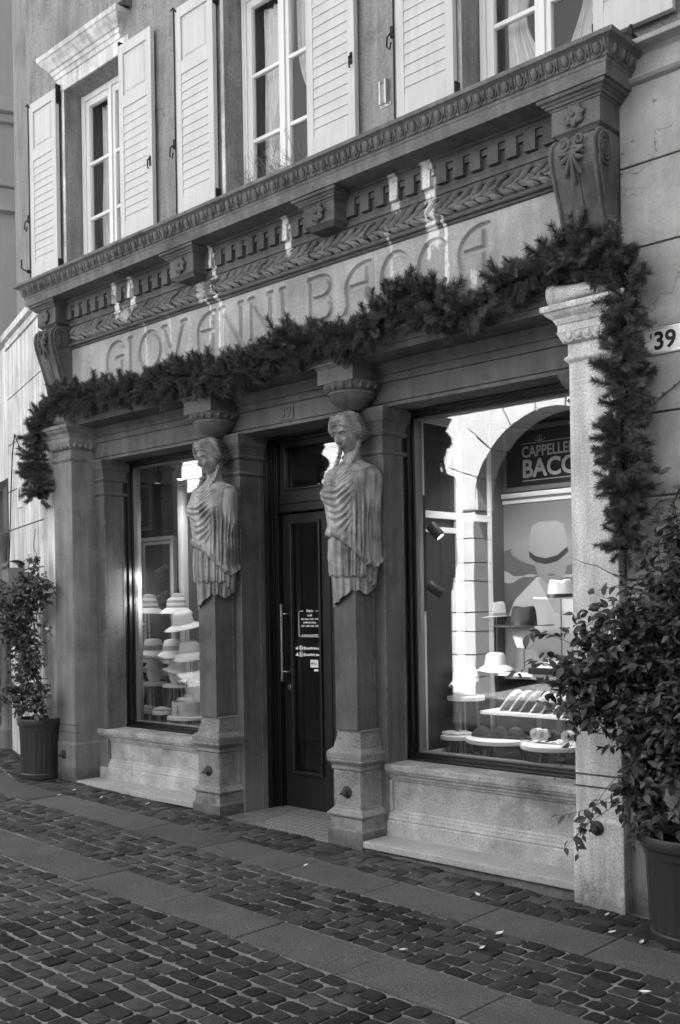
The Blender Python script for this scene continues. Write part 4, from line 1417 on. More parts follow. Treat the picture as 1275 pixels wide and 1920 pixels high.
# ================================================================ UPPER WINDOWS AND SHUTTERS
def curtain(bb, x0, x1, z0, z1, y, tie, seed):
    r = random.Random(seed)
    n, mz = 40, 26
    P = np.zeros((mz, n, 3))
    for i in range(mz):
        t = i/(mz-1); z = z1+(z0-z1)*t
        pull = math.exp(-((t-.72)/.22)**2)*.55 if tie else 0
        for j in range(n):
            u = j/(n-1)
            w = (x1-x0)*(1-pull)
            x = (x0 + w*u) if tie > 0 else (x1 - w*(1-u))
            P[i, j] = (x, y+.012*math.sin(u*34+seed)+.006*math.sin(u*77+t*3), z+.01*math.sin(u*20))
    bb.grid(P)
wl = {-3.045: 'white casement window under the moulded hood, leftmost of three', -.88: 'white casement window with dry weeds on its sill, middle of three', 1.29: 'white casement window at the top right above the cornice'}
for wi, c in enumerate(WIN):
    t = thing('casement_window', (c, .25, ZS), wl[c], 'window', 'windows above the shopfront')
    x0, x1 = c-HW, c+HW
    y0 = .235
    fb = B()
    fb.box(x0+.001, x0+.045, y0, y0+.07, ZS+.001, ZT-.001); fb.box(x1-.045, x1-.001, y0, y0+.07, ZS+.001, ZT-.001)
    fb.box(x0+.045, x1-.045, y0, y0+.07, ZT-.05, ZT-.001); fb.box(x0+.045, x1-.045, y0, y0+.07, ZS+.001, ZS+.05)
    fb.box(x0+.012, x0+.03, y0-.012, y0+.01, ZS+.002, ZT-.002)
    fb.build('frame', M['whitew'], t, bevel=.004)
    for s in (-1, 1):
        xa, xb = (x0+.046, c-.004) if s < 0 else (c+.004, x1-.046)
        sash = B()
        ya, yb_ = y0+.012, y0+.055
        sw = .05
        sash.box(xa, xa+sw, ya, yb_, ZS+.052, ZT-.052); sash.box(xb-sw, xb, ya, yb_, ZS+.052, ZT-.052)
        sash.box(xa+sw, xb-sw, ya, yb_, ZT-.052-.055, ZT-.052); sash.box(xa+sw, xb-sw, ya, yb_, ZS+.052, ZS+.12)
        if s < 0: sash.box(xb-.02, xb+.026, ya-.016, ya-.001, ZS+.052, ZT-.052)
        so = sash.build('sash', M['whitew'], t, bevel=.005)
        for zm in (5.075, 5.56):
            B().box(xa+sw-.003, xb-sw+.003, ya+.004, yb_-.006, zm-.014, zm+.014).build('glazing_bar', M['whitew'], so, bevel=.006)
        for za, zb in ((ZS+.115, 5.062), (5.088, 5.547), (5.573, ZT-.105)):
            B().box(xa+sw-.004, xb-sw+.004, ya+.022, ya+.026, za, zb).build('pane', M['glass_up'], so)
        cb = B(); 
        if s < 0: curtain(cb, xa+.075, xb-.01, ZS+.12, ZT-.1, y0+.13, 1, wi*3+1)
        else: curtain(cb, xa+.03, xb-.05, ZS+.12, ZT-.1, y0+.13, -1, wi*3+2)
        cb.build('net_curtain', M['sheer'], t, True)
    sl = B().run(x0-.02 if wi else x0-.02, x1+.02, [(.32, ZS-.07), (-.005, ZS-.07), (-.01, ZS-.01), (.0, ZS+.004), (.32, ZS+.012)])
    sl.build('sill', M['hood'] if wi == 0 else M['whitew'], t, bevel=.004)
    # stone surround edges of the reveal
    bb = B(); bb.box(x0-.035, x0-.001, W-.008, W+.02, ZS, ZT+.03); bb.box(x1+.001, x1+.035, W-.008, W+.02, ZS, ZT+.03)
    bb.build('reveal_edge', M['hood'], t, bevel=.006)
# hood over the first window
hd = thing('window_hood', (-3.1, W, 6.2), 'lime streaked moulded stone hood above the leftmost window', 'window hood')
B().stack(-3.60, -2.50, W-.012, W+.05, [(6.183, 0), (6.30, 0)]).build('lintel_stone', M['hood'], hd, bevel=.004)
B().stack(-3.60, -2.62, W-.01, W+.05, [(6.300,.0),(6.305,.012),(6.34,.018),(6.345,.03),(6.375,.035),(6.38,.05),(6.40,.065),(6.43,.095),(6.455,.11),(6.46,.12),(6.485,.125),(6.50,.125),(6.53,.06)]).build('hood_moulding', M['hood'], hd, bevel=.003)
b = B(); b.add([(-3.72,W-.12,6.502),(-2.5,W-.12,6.502),(-2.45,W-.003,6.60),(-3.62,W-.003,6.58),(-3.72,W-.003,6.502),(-2.45,W-.003,6.502)], [(0,1,2,3),(0,3,4),(1,5,2)])
b.build('weathered_top', M['stone_dark'], hd)

slat_me = None
def shutter(x0, x1, hinge, label, zb=4.60, rod=True):
    t = thing('window_shutter', ((x0+x1)/2, .0, zb), label, 'shutter', 'shutters folded back against the wall')
    ya, yb_ = -.006, .032
    zt_ = 6.20
    f = B(); sw = .062
    f.box(x0, x0+sw, ya, yb_, zb, zt_); f.box(x1-sw, x1, ya, yb_, zb, zt_)
    for (a, c_) in ((zb, zb+.13), (5.675, 5.775), (zt_-.085, zt_)):
        f.box(x0+sw, x1-sw, ya, yb_, a, c_)
    f.build('frame', M['white'], t, bevel=.003)
    p = B(); p.box(x0+sw-.002, x1-sw+.002, ya+.016, yb_-.004, 5.77, zt_-.08)
    q = p.build('panel', M['white'], t)
    lv = [(0,0),(1,1)]
    c0, c1 = x0+sw+.028, x1-sw-.028
    B().add([(c0,ya+.016,5.80),(c1,ya+.016,5.80),(c1,ya+.016,zt_-.11),(c0,ya+.016,zt_-.11),(c0+.012,ya+.007,5.812),(c1-.012,ya+.007,5.812),(c1-.012,ya+.007,zt_-.122),(c0+.012,ya+.007,zt_-.122)],
            [(0,1,5,4),(1,2,6,5),(2,3,7,6),(3,0,4,7),(4,5,6,7)]).build('raised_field', M['white'], q)
    B().box(x0+sw, x1-sw, yb_-.010, yb_-.003, zb+.12, 5.68).build('backing', M['white'], t)
    global slat_me
    if slat_me is None:
        w = .44-2*.062
        b = B()
        b.add([(-w/2,-.011,-.0345),(w/2,-.011,-.0345),(w/2,-.0035,.036),(-w/2,-.0035,.036),(-w/2,-.004,-.0355),(w/2,-.004,-.0355),(w/2,.004,.034),(-w/2,.004,.034)],
              [(0,1,2,3),(4,5,1,0),(5,6,2,1),(6,7,3,2),(7,4,0,3),(7,6,5,4)])
        slat_me = b.mesh('slat', M['white'])
    z = zb+.13+.03; n = 0
    k = int(round((5.675-z)/.0635)); p_ = (5.675-(zb+.13))/ (k+.0)
    for i in range(k):
        inst('slat', slat_me, t, ((x0+x1)/2, .008, zb+.13+p_*(i+.5)), sc=((x1-x0-2*sw)/(.44-2*.062), 1, p_/.0635*1.02))
    # ironwork
    ib = B()
    xo = x0 if hinge > 0 else x1          # outer edge
    xi = x1 if hinge > 0 else x0
    if rod:
        ib.tube([(xo-hinge*.012, ya-.004, zb-.02), (xo-hinge*.012, ya-.004, zt_+.0)], .006, 6)
        ib.tube([(xo-hinge*.045, ya-.006, zt_), (xo-hinge*.012, ya-.006, zt_+.008), (xo+hinge*.015, ya-.004, zt_-.03)], .007, 6)
        ib.box(xo-hinge*.02-.012, xo-hinge*.02+.012, ya-.016, ya, 5.13, 5.20)
        ib.tube([(xo-hinge*.03, ya-.012, 5.16), (xo-hinge*.04, ya-.035, 5.13), (xo-hinge*.04, ya-.04, 5.07), (xo-hinge*.025, ya-.03, 5.05), (xo-hinge*.012, ya-.03, 5.09)], .006, 6)
    else:
        zc_ = 5.135
        ib.box(xo-hinge*(-.025)-.009, xo-hinge*(-.025)+.009, ya-.008, ya+.002, zc_-.035, zc_+.04)
        ib.tube([(xo+hinge*.025, ya-.008, zc_+.02), (xo+hinge*.02, ya-.03, zc_), (xo+hinge*.02, ya-.03, zc_-.05), (xo+hinge*.03, ya-.015, zc_-.06)], .006, 6)
    ib.box(xi-.010, xi+.010, .0, .045, zb+.005, zb+.10)
    ib.box(xi-.010, xi+.010, .0, .045, zt_-.13, zt_+.04)
    ib.build('ironwork', M['iron'], t, True, angle=40)
shutter(-3.970, -3.530, 1, 'white louvred shutter with a long bolt rod, outermost at the left wall edge')
shutter(-2.570, -2.130, -1, 'white louvred shutter just right of the hooded window', rod=False)
shutter(-1.811, -1.371, 1, 'white louvred shutter with long bolt rod, left of the middle window')
shutter(-.400, .040, -1, 'white louvred shutter overlapping the middle window on its right', rod=False)
shutter(.390, .832, 1, 'white louvred shutter beside the small metal bracket, left of the right window')
shutter(1.757, 2.204, -1, 'white louvred shutter at the top right corner above the string course', zb=4.575, rod=False)
# small bright bracket between two shutters
br = thing('wall_bracket', (.24, W-.01, 4.85), 'small bare metal channel bracket screwed to the wall between two shutters', 'bracket')
b = B(); b.box(.215,.228,W-.035,W,4.775,4.925); b.box(.262,.275,W-.035,W,4.775,4.93); b.box(.20,.29,W-.006,W+.002,4.765,4.79); b.box(.228,.262,W-.012,W-.004,4.79,4.915)
b.build('channel', M['aluminium'], br, bevel=.002)
# dry weeds growing on the middle sill
wd = B()
for i in range(60):
    x = random.uniform(-1.16, -.55); a = random.uniform(-.9, .5)
    L = random.uniform(.08, .32)
    y = random.uniform(.10, .2)
    pts = [(x, y, ZS+.01)]
    for k in range(1, 5):
        pts.append((x+L*k/4*math.sin(a*(.5+.2*k)), y-.02*k/4, ZS+.01+L*k/4*math.cos(a)))
    wd.tube(pts, .0014, 3)
    for k in range(4):
        p = pts[random.randint(1, 4)]
        wd.tube([p, (p[0]+random.uniform(-.03,.03), p[1]+random.uniform(-.02,.02), p[2]+random.uniform(.005,.04))], .001, 3)
o = wd.build('dry_weeds', M['stem'], None); tag(o, 'thin dry weeds sprouting from the sill of the middle window', 'weeds', kind='stuff')
# cracked hole under the right shutter with a hold-back
hb_ = thing('shutter_holdback', (1.98, 0, 4.52), 'black iron shutter hold-back under the top right shutter', 'hold-back')
b = B(); b.box(1.965,1.99,.0,.10,4.50,4.53); b.ell((1.978,-.012,4.545),(.016,.012,.035)); b.ell((1.978,-.012,4.495),(.018,.012,.025))
b.build('catch', M['iron'], hb_, True)
# enamel street number at the right edge, its left part behind the garland
en = thing('street_number_plate', (2.09, W, 2.94), 'white enamel plate with black number 39 beside the hanging garland', 'number plate')
B().box(1.985, 2.207, W-.014, W-.001, 2.865, 3.005).build('plate', M['enamel'], en, bevel=.006)
b = B()
for (a,c_,d,e_) in ((1.992,2.200,2.872,2.876),(1.992,2.200,2.994,2.998),(1.992,1.996,2.872,2.998),(2.196,2.200,2.872,2.998)): b.box(a,c_,W-.0165,W-.013,d,e_)
b.build('rim', M['aluminium'], en)
inst('number', text_mesh('39', .125, M['ink'], .001, 'LEFT', bold=.003), en, (2.047, W-.0158, 2.893))
inst('number_comma', text_mesh("'", .10, M['ink'], .001, 'LEFT'), en, (2.025, W-.0158, 2.905))
# ================================================================ DOOR
door = thing('shop_door', (-.9, .65, .03), 'dark double shop door with tall glass panels and a transom light', 'door')
DL, DR, DY = -1.432, -.33, .65
b = B()
for s, xe in ((1, DL), (-1, DR)):
    def bx(a, c_, ya, yb_, z0=.02, z1=2.908):
        xa, xb = sorted((xe+s*a, xe+s*c_)); b.box(xa, xb, ya, yb_, z0, z1)
    bx(-.002, .012, .491, .60); bx(-.0, .02, .56, .72); bx(.012, .022, .505, .515); bx(.02, .036, .60, .74); bx(.02, .028, .585, .60)
b.box(DL+.02, DR-.02, .60, .74, 2.875, 2.907)
b.box(DL+.01, DR-.01, .50, .60, 2.895, 2.908)
b.build('door_frame', M['wood'], door, bevel=.004)
b = B()
x0, x1 = DL+.036, DR-.036
b.box(x0, x1, DY-.03, DY+.05, 2.325, 2.475); b.box(x0, x1, DY-.042, DY-.03, 2.395, 2.402)
b.box(x0, x1, DY-.045, DY-.03, 2.330, 2.345)
b.build('transom_bar', M['woodl'], door, bevel=.004)
b = B()
b.box(x0, x0+.062, DY-.02, DY+.04, 2.475, 2.876); b.box(x1-.062, x1, DY-.02, DY+.04, 2.475, 2.876)
b.box(x0+.062, x1-.062, DY-.02, DY+.04, 2.835, 2.876); b.box(x0+.062, x1-.062, DY-.02, DY+.04, 2.475, 2.51)
tr = b.build('transom_sash', M['woodl'], door, bevel=.003)
b = B()
for (a,c_,d,e_) in ((x0+.055,x0+.07,2.50,2.845),(x1-.07,x1-.055,2.50,2.845),(x0+.055,x1-.055,2.497,2.515),(x0+.055,x1-.055,2.828,2.843)): b.box(a,c_,DY-.035,DY-.015,d,e_)
b.build('glazing_bead', M['woodl'], tr, bevel=.004)
B().box(x0+.06, x1-.06, DY+.0, DY+.006, 2.505, 2.84).build('transom_glass', M['glass'], tr)
def leaf_(xa, xb, hs):
    lf = B()
    g0, g1, gz0, gz1 = xa+.10, xb-.10, .31, 2.245
    lf.box(xa, xa+.10, DY-.0, DY+.045, .035, 2.32); lf.box(xb-.10, xb, DY-.0, DY+.045, .035, 2.32)
    lf.box(xa+.10, xb-.10, DY-.0, DY+.045, 2.245, 2.32); lf.box(xa+.10, xb-.10, DY-.0, DY+.045, .035, .31)
    o = lf.build('door_leaf', M['woodl'], door, bevel=.003)
    q = B()
    q.box(g0-.012, g0+.010, DY-.022, DY+.01, gz0-.012, gz1+.012); q.box(g1-.010, g1+.012, DY-.022, DY+.01, gz0-.012, gz1+.012)
    q.box(g0+.010, g1-.010, DY-.022, DY+.01, gz1-.010, gz1+.012); q.box(g0+.010, g1-.010, DY-.026, DY+.01, gz0-.014, gz0+.012)
    q.build('glazing_bead', M['woodl'], o, bevel=.006)
    B().box(xa+.10, xb-.1, DY-.003, DY+.0, .20, .203).build('panel_line', M['aluminium'] if False else M['wood'], o)
    B().box(g0+.006, g1-.006, DY+.014, DY+.02, gz0+.004, gz1-.004).build('door_glass', M['glass'], o)
    hb2 = B()
    xh = xa+.045 if hs < 0 else xb-.045
    hb2.tube([(xh, DY-.07, 1.03), (xh, DY-.07, 1.60)], .014, 12)
    for z in (1.02, 1.045, 1.585, 1.61): hb2.lathe([(.006,-.01),(.018,-.004),(.018,.004),(.006,.01)], (xh, DY-.07, z), 12)
    for z in (1.09, 1.54):
        hb2.tube([(xh, DY-.07, z), (xh+.03*(-hs), DY-.05, z), (xh+.034*(-hs), DY-.0, z)], .009, 8)
        hb2.lathe([(.022,0),(.022,.006),(.012,.012)], (xh+.034*(-hs), DY-.0, z), 14, 'y')
    hb2.build('pull_handle', M['brass'], o, True, angle=45)
    if hs < 0:
        kb = B().lathe([(.026,0),(.026,.004),(.020,.008),(.018,.014),(.013,.016)], (xa+.062, DY-.0, .965), 16, 'y')
        kb.build('door_lock', M['aluminium'], o, True, angle=40)
    return o
x0 = DL+.036; xm = (DL+DR)/2; x1 = DR-.036
lleaf = leaf_(x0, xm-.004, -1)
leaf_(xm+.004, x1, 1)
# vinyl lettering on the left leaf's pane
yv = DY+.0125
dec = thing('opening_hours_lettering', (-1.13, yv, 1.35), 'white vinyl opening hours in a rounded frame on the door glass', 'lettering')
def put(txt, size, x, z, par, align='LEFT', sq=1.0, mat='vinyl', nm='lettering', bold=.0006):
    return inst(nm, text_mesh(txt, size, M[mat], .0, align, squeeze=sq, bold=bold), par, (x, yv, z))
XA, XB, ZA, ZB = -1.242, -1.003, 1.362, 1.560
b = B()
def frame_line(pts, r=.0022):
    b.tube(pts, r, 4)
cr = .02
def corner(cx_, cz_, a0):
    return [(cx_+cr*math.cos(math.radians(a0+q*18)), yv, cz_+cr*math.sin(math.radians(a0+q*18))) for q in range(6)]
path = [(XA+.052, yv, ZB)] + corner(XA+cr, ZB-cr, 90) + corner(XA+cr, ZA+cr, 180) + corner(XB-cr, ZA+cr, 270) + corner(XB-cr, ZB-cr, 0) + [(XB-.052, yv, ZB)]
b.tube(path, .0024, 4)
b.build('frame_line', M['vinyl'], dec)
xc = (XA+XB)/2
put('Orario', .030, xc, ZB-.008, dec, 'CENTER', .85)
put('Lunedì', .022, xc, ZB-.040, dec, 'CENTER', .85)
put('Matt. chiuso / 16.00 - 19.00', .0215, xc, ZB-.068, dec, 'CENTER', .78)
put('dal Martedì al Sabato', .0215, xc, ZB-.095, dec, 'CENTER', .78)
put('10.00 - 12.00 / 16.00 - 19.00', .0215, xc, ZB-.122, dec, 'CENTER', .76)
put('Per urgenze e info: Tel. 337 067229', .0150, xc, ZA+.008, dec, 'CENTER', .82)
soc = thing('social_media_lettering', (-1.13, yv, 1.25), 'white vinyl round f and camera icons with shop handles on the door glass', 'lettering')
def thumb(x, z):
    bb = B(); bb.add([(x,yv,z-.010),(x+.008,yv,z-.010),(x+.008,yv,z+.006),(x,yv,z+.006)], [(0,1,2,3)])
    bb.add([(x+.010,yv,z-.011),(x+.028,yv,z-.011),(x+.031,yv,z+.004),(x+.021,yv,z+.006),(x+.022,yv,z+.016),(x+.017,yv,z+.017),(x+.010,yv,z+.004)], [tuple(range(7))])
    bb.build('thumb_icon', M['vinyl'], soc)
thumb(-1.281, 1.272); thumb(-1.281, 1.222)
b = B(); n = 24
b.add([(-1.222+.019*math.cos(2*PI*i/n), yv, 1.275+.019*math.sin(2*PI*i/n)) for i in range(n)], [tuple(range(n))]); b.build('round_icon', M['vinyl'], soc)
inst('icon_letter', text_mesh('f', .040, M['ink'], 0, 'CENTER', bold=.0012), soc, (-1.220, yv-.001, 1.261))
b = B()
def rrect(bb, x0_, x1_, z0_, z1_, y, r=.006):
    pts = []
    for (cx_, cz_, a0) in ((x1_-r, z1_-r, 0), (x0_+r, z1_-r, 90), (x0_+r, z0_+r, 180), (x1_-r, z0_+r, 270)):
        for q in range(5):
            a = math.radians(a0+q*22.5); pts.append((cx_+r*math.cos(a), y, cz_+r*math.sin(a)))
    bb.add(pts, [tuple(range(len(pts)))])
    return pts
rrect(b, -1.241, -1.203, 1.206, 1.244, yv); b.build('camera_icon', M['vinyl'], soc)
b = B()
b.tube([(-1.222+.008*math.cos(2*PI*i/14), yv-.001, 1.225+.008*math.sin(2*PI*i/14)) for i in range(15)], .0012, 4)
b.tube([(p[0], yv-.001, p[2]) for p in rrect(B(), -1.236, -1.208, 1.211, 1.239, 0)] + [(-1.208, yv-.001, 1.235)], .0012, 4)
b.ell((-1.213, yv-.001, 1.234), (.0018,.001,.0018), 6, 4)
b.build('camera_lens_icon', M['ink'], soc)
put('@cappelleriabacca', .0265, -1.197, 1.266, soc, 'LEFT', .93, bold=.001)
put('@cappelleria_bacca', .0265, -1.197, 1.217, soc, 'LEFT', .90, bold=.001)
stk = thing('payment_sticker', (-1.08, yv, 1.15), 'white payment sticker with an apple mark and Pay on the door glass', 'sticker')
b = B(); rrect(b, -1.122, -1.037, 1.126, 1.186, yv); b.build('sticker', M['vinyl'], stk)
b = B(); b.ell((-1.103, yv-.0012, 1.156), (.0075,.0008,.0085), 12, 6); b.ell((-1.101, yv-.0012, 1.168), (.0018,.0006,.004), 6, 4); b.build('apple_mark', M['ink'], stk)
inst('icon_letter', text_mesh('Pay', .028, M['ink'], 0, 'LEFT'), stk, (-1.090, yv-.0012, 1.147))
b = B(); b.add([(-1.083,yv,1.097),(-1.038,yv,1.099),(-1.038,yv,1.115),(-1.083,yv,1.113)], [(0,1,2,3)]); b.build('small_label', M['vinyl'], stk)
stk2 = thing('card_sticker', (-1.0, yv, 1.14), 'tall white sticker with three grey card marks at the pane edge', 'sticker')
b = B(); b.add([(-1.024,yv,1.084),(-.998,yv,1.084),(-.998,yv,1.195),(-1.024,yv,1.195)], [(0,1,2,3)]); b.build('sticker', M['vinyl'], stk2)
b = B()
for z in (1.160, 1.128, 1.097): b.add([(-1.021,yv-.001,z),(-1.001,yv-.001,z),(-1.001,yv-.001,z+.022),(-1.021,yv-.001,z+.022)], [(0,1,2,3)])
b.build('card_mark', M['grey_frame'], stk2)
# room behind the door
shop = thing('shop_interior', (-.9, 1.2, 0), 'dark shop room seen through the door glass', 'room')
b = B()
b.box(-1.85, .0, 3.2, 3.3, -.1, 3.1); b.box(-1.87, -1.85, .75, 3.3, -.1, 3.1); b.box(-.02, 0, 1.8, 3.3, -.1, 3.1); b.box(-1.87, 0, .7, 3.3, 3.05, 3.1)
b.build('room_wall', M['void'], shop)
B().box(-1.87, 0, .66, 3.3, -.05, .02).build('room_floor', M['int_wall'], shop)
# coat on a stand dimly visible behind the glass
ct = thing('hanging_coat', (-1.35, 1.5, .6), 'dim hanging garment behind the door glass', 'coat')
P = np.zeros((24, 40, 3))
for i in range(24):
    t = i/23; z = 1.95-1.25*t; r = .04+.17*min(1, t*2.2)**.7+.03*t
    for j in range(40):
        a = 2*PI*j/40; rr = r*(1+.10*math.sin(a*9+t*3)+.05*math.sin(a*17))
        P[i, j] = (-1.42+rr*math.cos(a), 1.45+rr*.6*math.sin(a), z)
B().grid(P, wrap=True).build('garment', M['grey_frame'], ct, True)

# ================================================================ DISPLAY WINDOWS
GY = .55
def display_window(x0, x1, label):
    t = thing('display_window', ((x0+x1)/2, GY, .55), label, 'window', 'display windows of the hat shop')
    b = B()
    z0, z1 = .545, 2.908
    # stepped outer frame then inner bead
    def rectframe(xa, xb, za, zb, w, ya, yb_):
        b.box(xa, xa+w, ya, yb_, za, zb); b.box(xb-w, xb, ya, yb_, za, zb)
        b.box(xa+w, xb-w, ya, yb_, zb-w, zb); b.box(xa+w, xb-w, ya, yb_, za, za+w)
    rectframe(x0-.012, x1+.012, z0+.001, z1-.001, .016, .44, .60)
    rectframe(x0+.004, x1-.004, z0+.012, z1-.012, .022, .478, .60)
    rectframe(x0+.026, x1-.026, z0+.03, z1-.03, .016, .515, .60)
    b.build('outer_frame', M['wood'], t, bevel=.004)
    b = B()
    rectframe(x0+.037, x1-.037, z0+.04, z1-.045, .012, .528, .60)
    b.build('glazing_bead', M['grey_frame'], t, bevel=.003)
    B().box(x0+.043, x1-.043, GY, GY+.008, z0+.048, z1-.05).build('pane', M['glass'], t)
    return t
display_window(-3.247, -1.88, 'left display window with dark frame, striped and straw sun hats behind it')
display_window(.012, 1.446, 'right display window with dark frame, hat poster and dark fedora behind it')
# display boxes behind the panes
def box_room(x0, x1, label, back, yb_):
    r = thing('window_recess', ((x0+x1)/2, 1.1, .5), label, 'room')
    B().box(x0, x1, .605, yb_, .44, .50).build('display_floor', M['int_floor'], r)
    B().box(x0, x1, .605, yb_, 2.96, 3.0).build('ceiling', M['cream'] if False else M['int_wall'], r)
    B().box(x0-.03, x0, .605, yb_, .44, 3.0).build('side_wall', M['int_wall'], r)
    B().box(x1, x1+.03, .605, yb_, .44, 3.0).build('side_wall', M['int_wall'], r)
    B().box(x0-.03, x1+.03, yb_, yb_+.03, .44, 3.0).build('back_wall', M[back], r)
    return r
rr_ = box_room(-.02, 1.60, 'lit display recess behind the right shop window', 'void', 2.05)
rl_ = box_room(-3.33, -1.86, 'lit display recess behind the left shop window', 'void', 2.05)
# mirror in the left recess
mr = thing('side_mirror', (-3.3, .9, 1.7), 'tall mirror on the left side of the left display window', 'mirror')
B().box(-3.325, -3.30, .62, 1.12, .52, 2.93).build('mirror_pane', M['mirror'], mr)
b = B(); b.box(-3.327, -3.265, 1.12, 1.16, .50, 2.95); b.box(-3.327, -3.285, 1.17, 1.20, .50, 2.95)
b.build('mirror_frame', M['cream'], mr, bevel=.004)
# panelled side doors on the left of the right recess
sp = thing('side_cabinet', (.0, 1.1, .5), 'pale framed cabinet with dark panes at left side of right display window', 'cabinet')
b = B()
for (ya, yb_, za, zb) in ((.63,.66,.5,2.93),(1.02,1.06,.5,2.93),(.66,1.02,2.86,2.93),(.66,1.02,2.20,2.25),(.66,1.02,2.10,2.14),(.66,1.02,.5,.58),(1.06,1.10,.5,2.93),(1.10,1.42,2.20,2.25),(1.42,1.46,.5,2.93)):
    b.box(.0, .028, ya, yb_, za, zb)
b.build('cabinet_frame', M['cream'], sp, bevel=.003)
b = B()
for (ya, yb_, za, zb) in ((.66,1.02,2.25,2.86),(.66,1.02,.58,2.10),(1.10,1.42,.55,2.2),(1.10,1.42,2.25,2.9)): b.box(.0, .012, ya, yb_, za, zb)
b.build('dark_pane', M['sign_dark'], sp)

# dark sign boards with the shop lettering
def shop_sign(x0, label):
    t = thing('shop_sign', (x0+.6, 1.70, 2.66), label, 'sign', 'dark name boards inside the display windows')
    y = 1.70
    B().box(x0, x0+1.25, y, y+.03, 2.44, 2.93).build('board', M['sign_dark'], t)
    b = B()
    for (a,c_,d,e_) in ((x0,x0+.035,2.44,2.93),(x0+1.215,x0+1.25,2.44,2.93),(x0+.035,x0+1.215,2.44,2.475),(x0+.035,x0+1.215,2.895,2.93)): b.box(a,c_,y-.02,y,d,e_)
    b.build('frame', M['grey_frame'], t, bevel=.003)
    xs_ = x0+.175
    b = B(); b.box(xs_, xs_+.80, y-.002, y, 2.515, 2.520); b.box(xs_, xs_+.80, y-.002, y, 2.795, 2.800)
    for k in (-1, 0, 1): b.tube([(xs_+.16, y-.003, 2.805), (xs_+.16+k*.022, y-.003, 2.825), (xs_+.16+k*.012, y-.003, 2.85)], .002, 4)
    for k in (-1, 1): b.tube([(xs_+.16, y-.003, 2.808), (xs_+.16+k*.035, y-.003, 2.812), (xs_+.16+k*.048, y-.003, 2.828)], .002, 4)
    b.build('rule_and_bud', M['sign_text'], t)
    inst('lettering', text_mesh('CAPPELLERIA', .115, M['sign_text'], 0, 'LEFT', squeeze=.80, bold=.002), t, (xs_, y-.003, 2.695))
    inst('lettering', text_mesh('BACCA', .185, M['sign_text'], 0, 'LEFT', squeeze=.95, bold=.005), t, (xs_, y-.003, 2.545))
    return t
shop_sign(-.034-.0, 'dark board lettered CAPPELLERIA BACCA inside the right display window')
shop_sign(-2.08, 'dark board lettered CAPPELLERIA BACCA hung in left window and seen reversed in its mirror')
def curtain_panel(x0, x1, y, z0, z1, mat, nm, par, amp=.02, fr=30):
    n = 50; P = np.zeros((2, n, 3))
    for j in range(n):
        u = j/(n-1)
        for i, z in enumerate((z0, z1)): P[i, j] = (x0+(x1-x0)*u, y+amp*math.sin(u*fr), z)
    return B().grid(P).build(nm, mat, par, True)

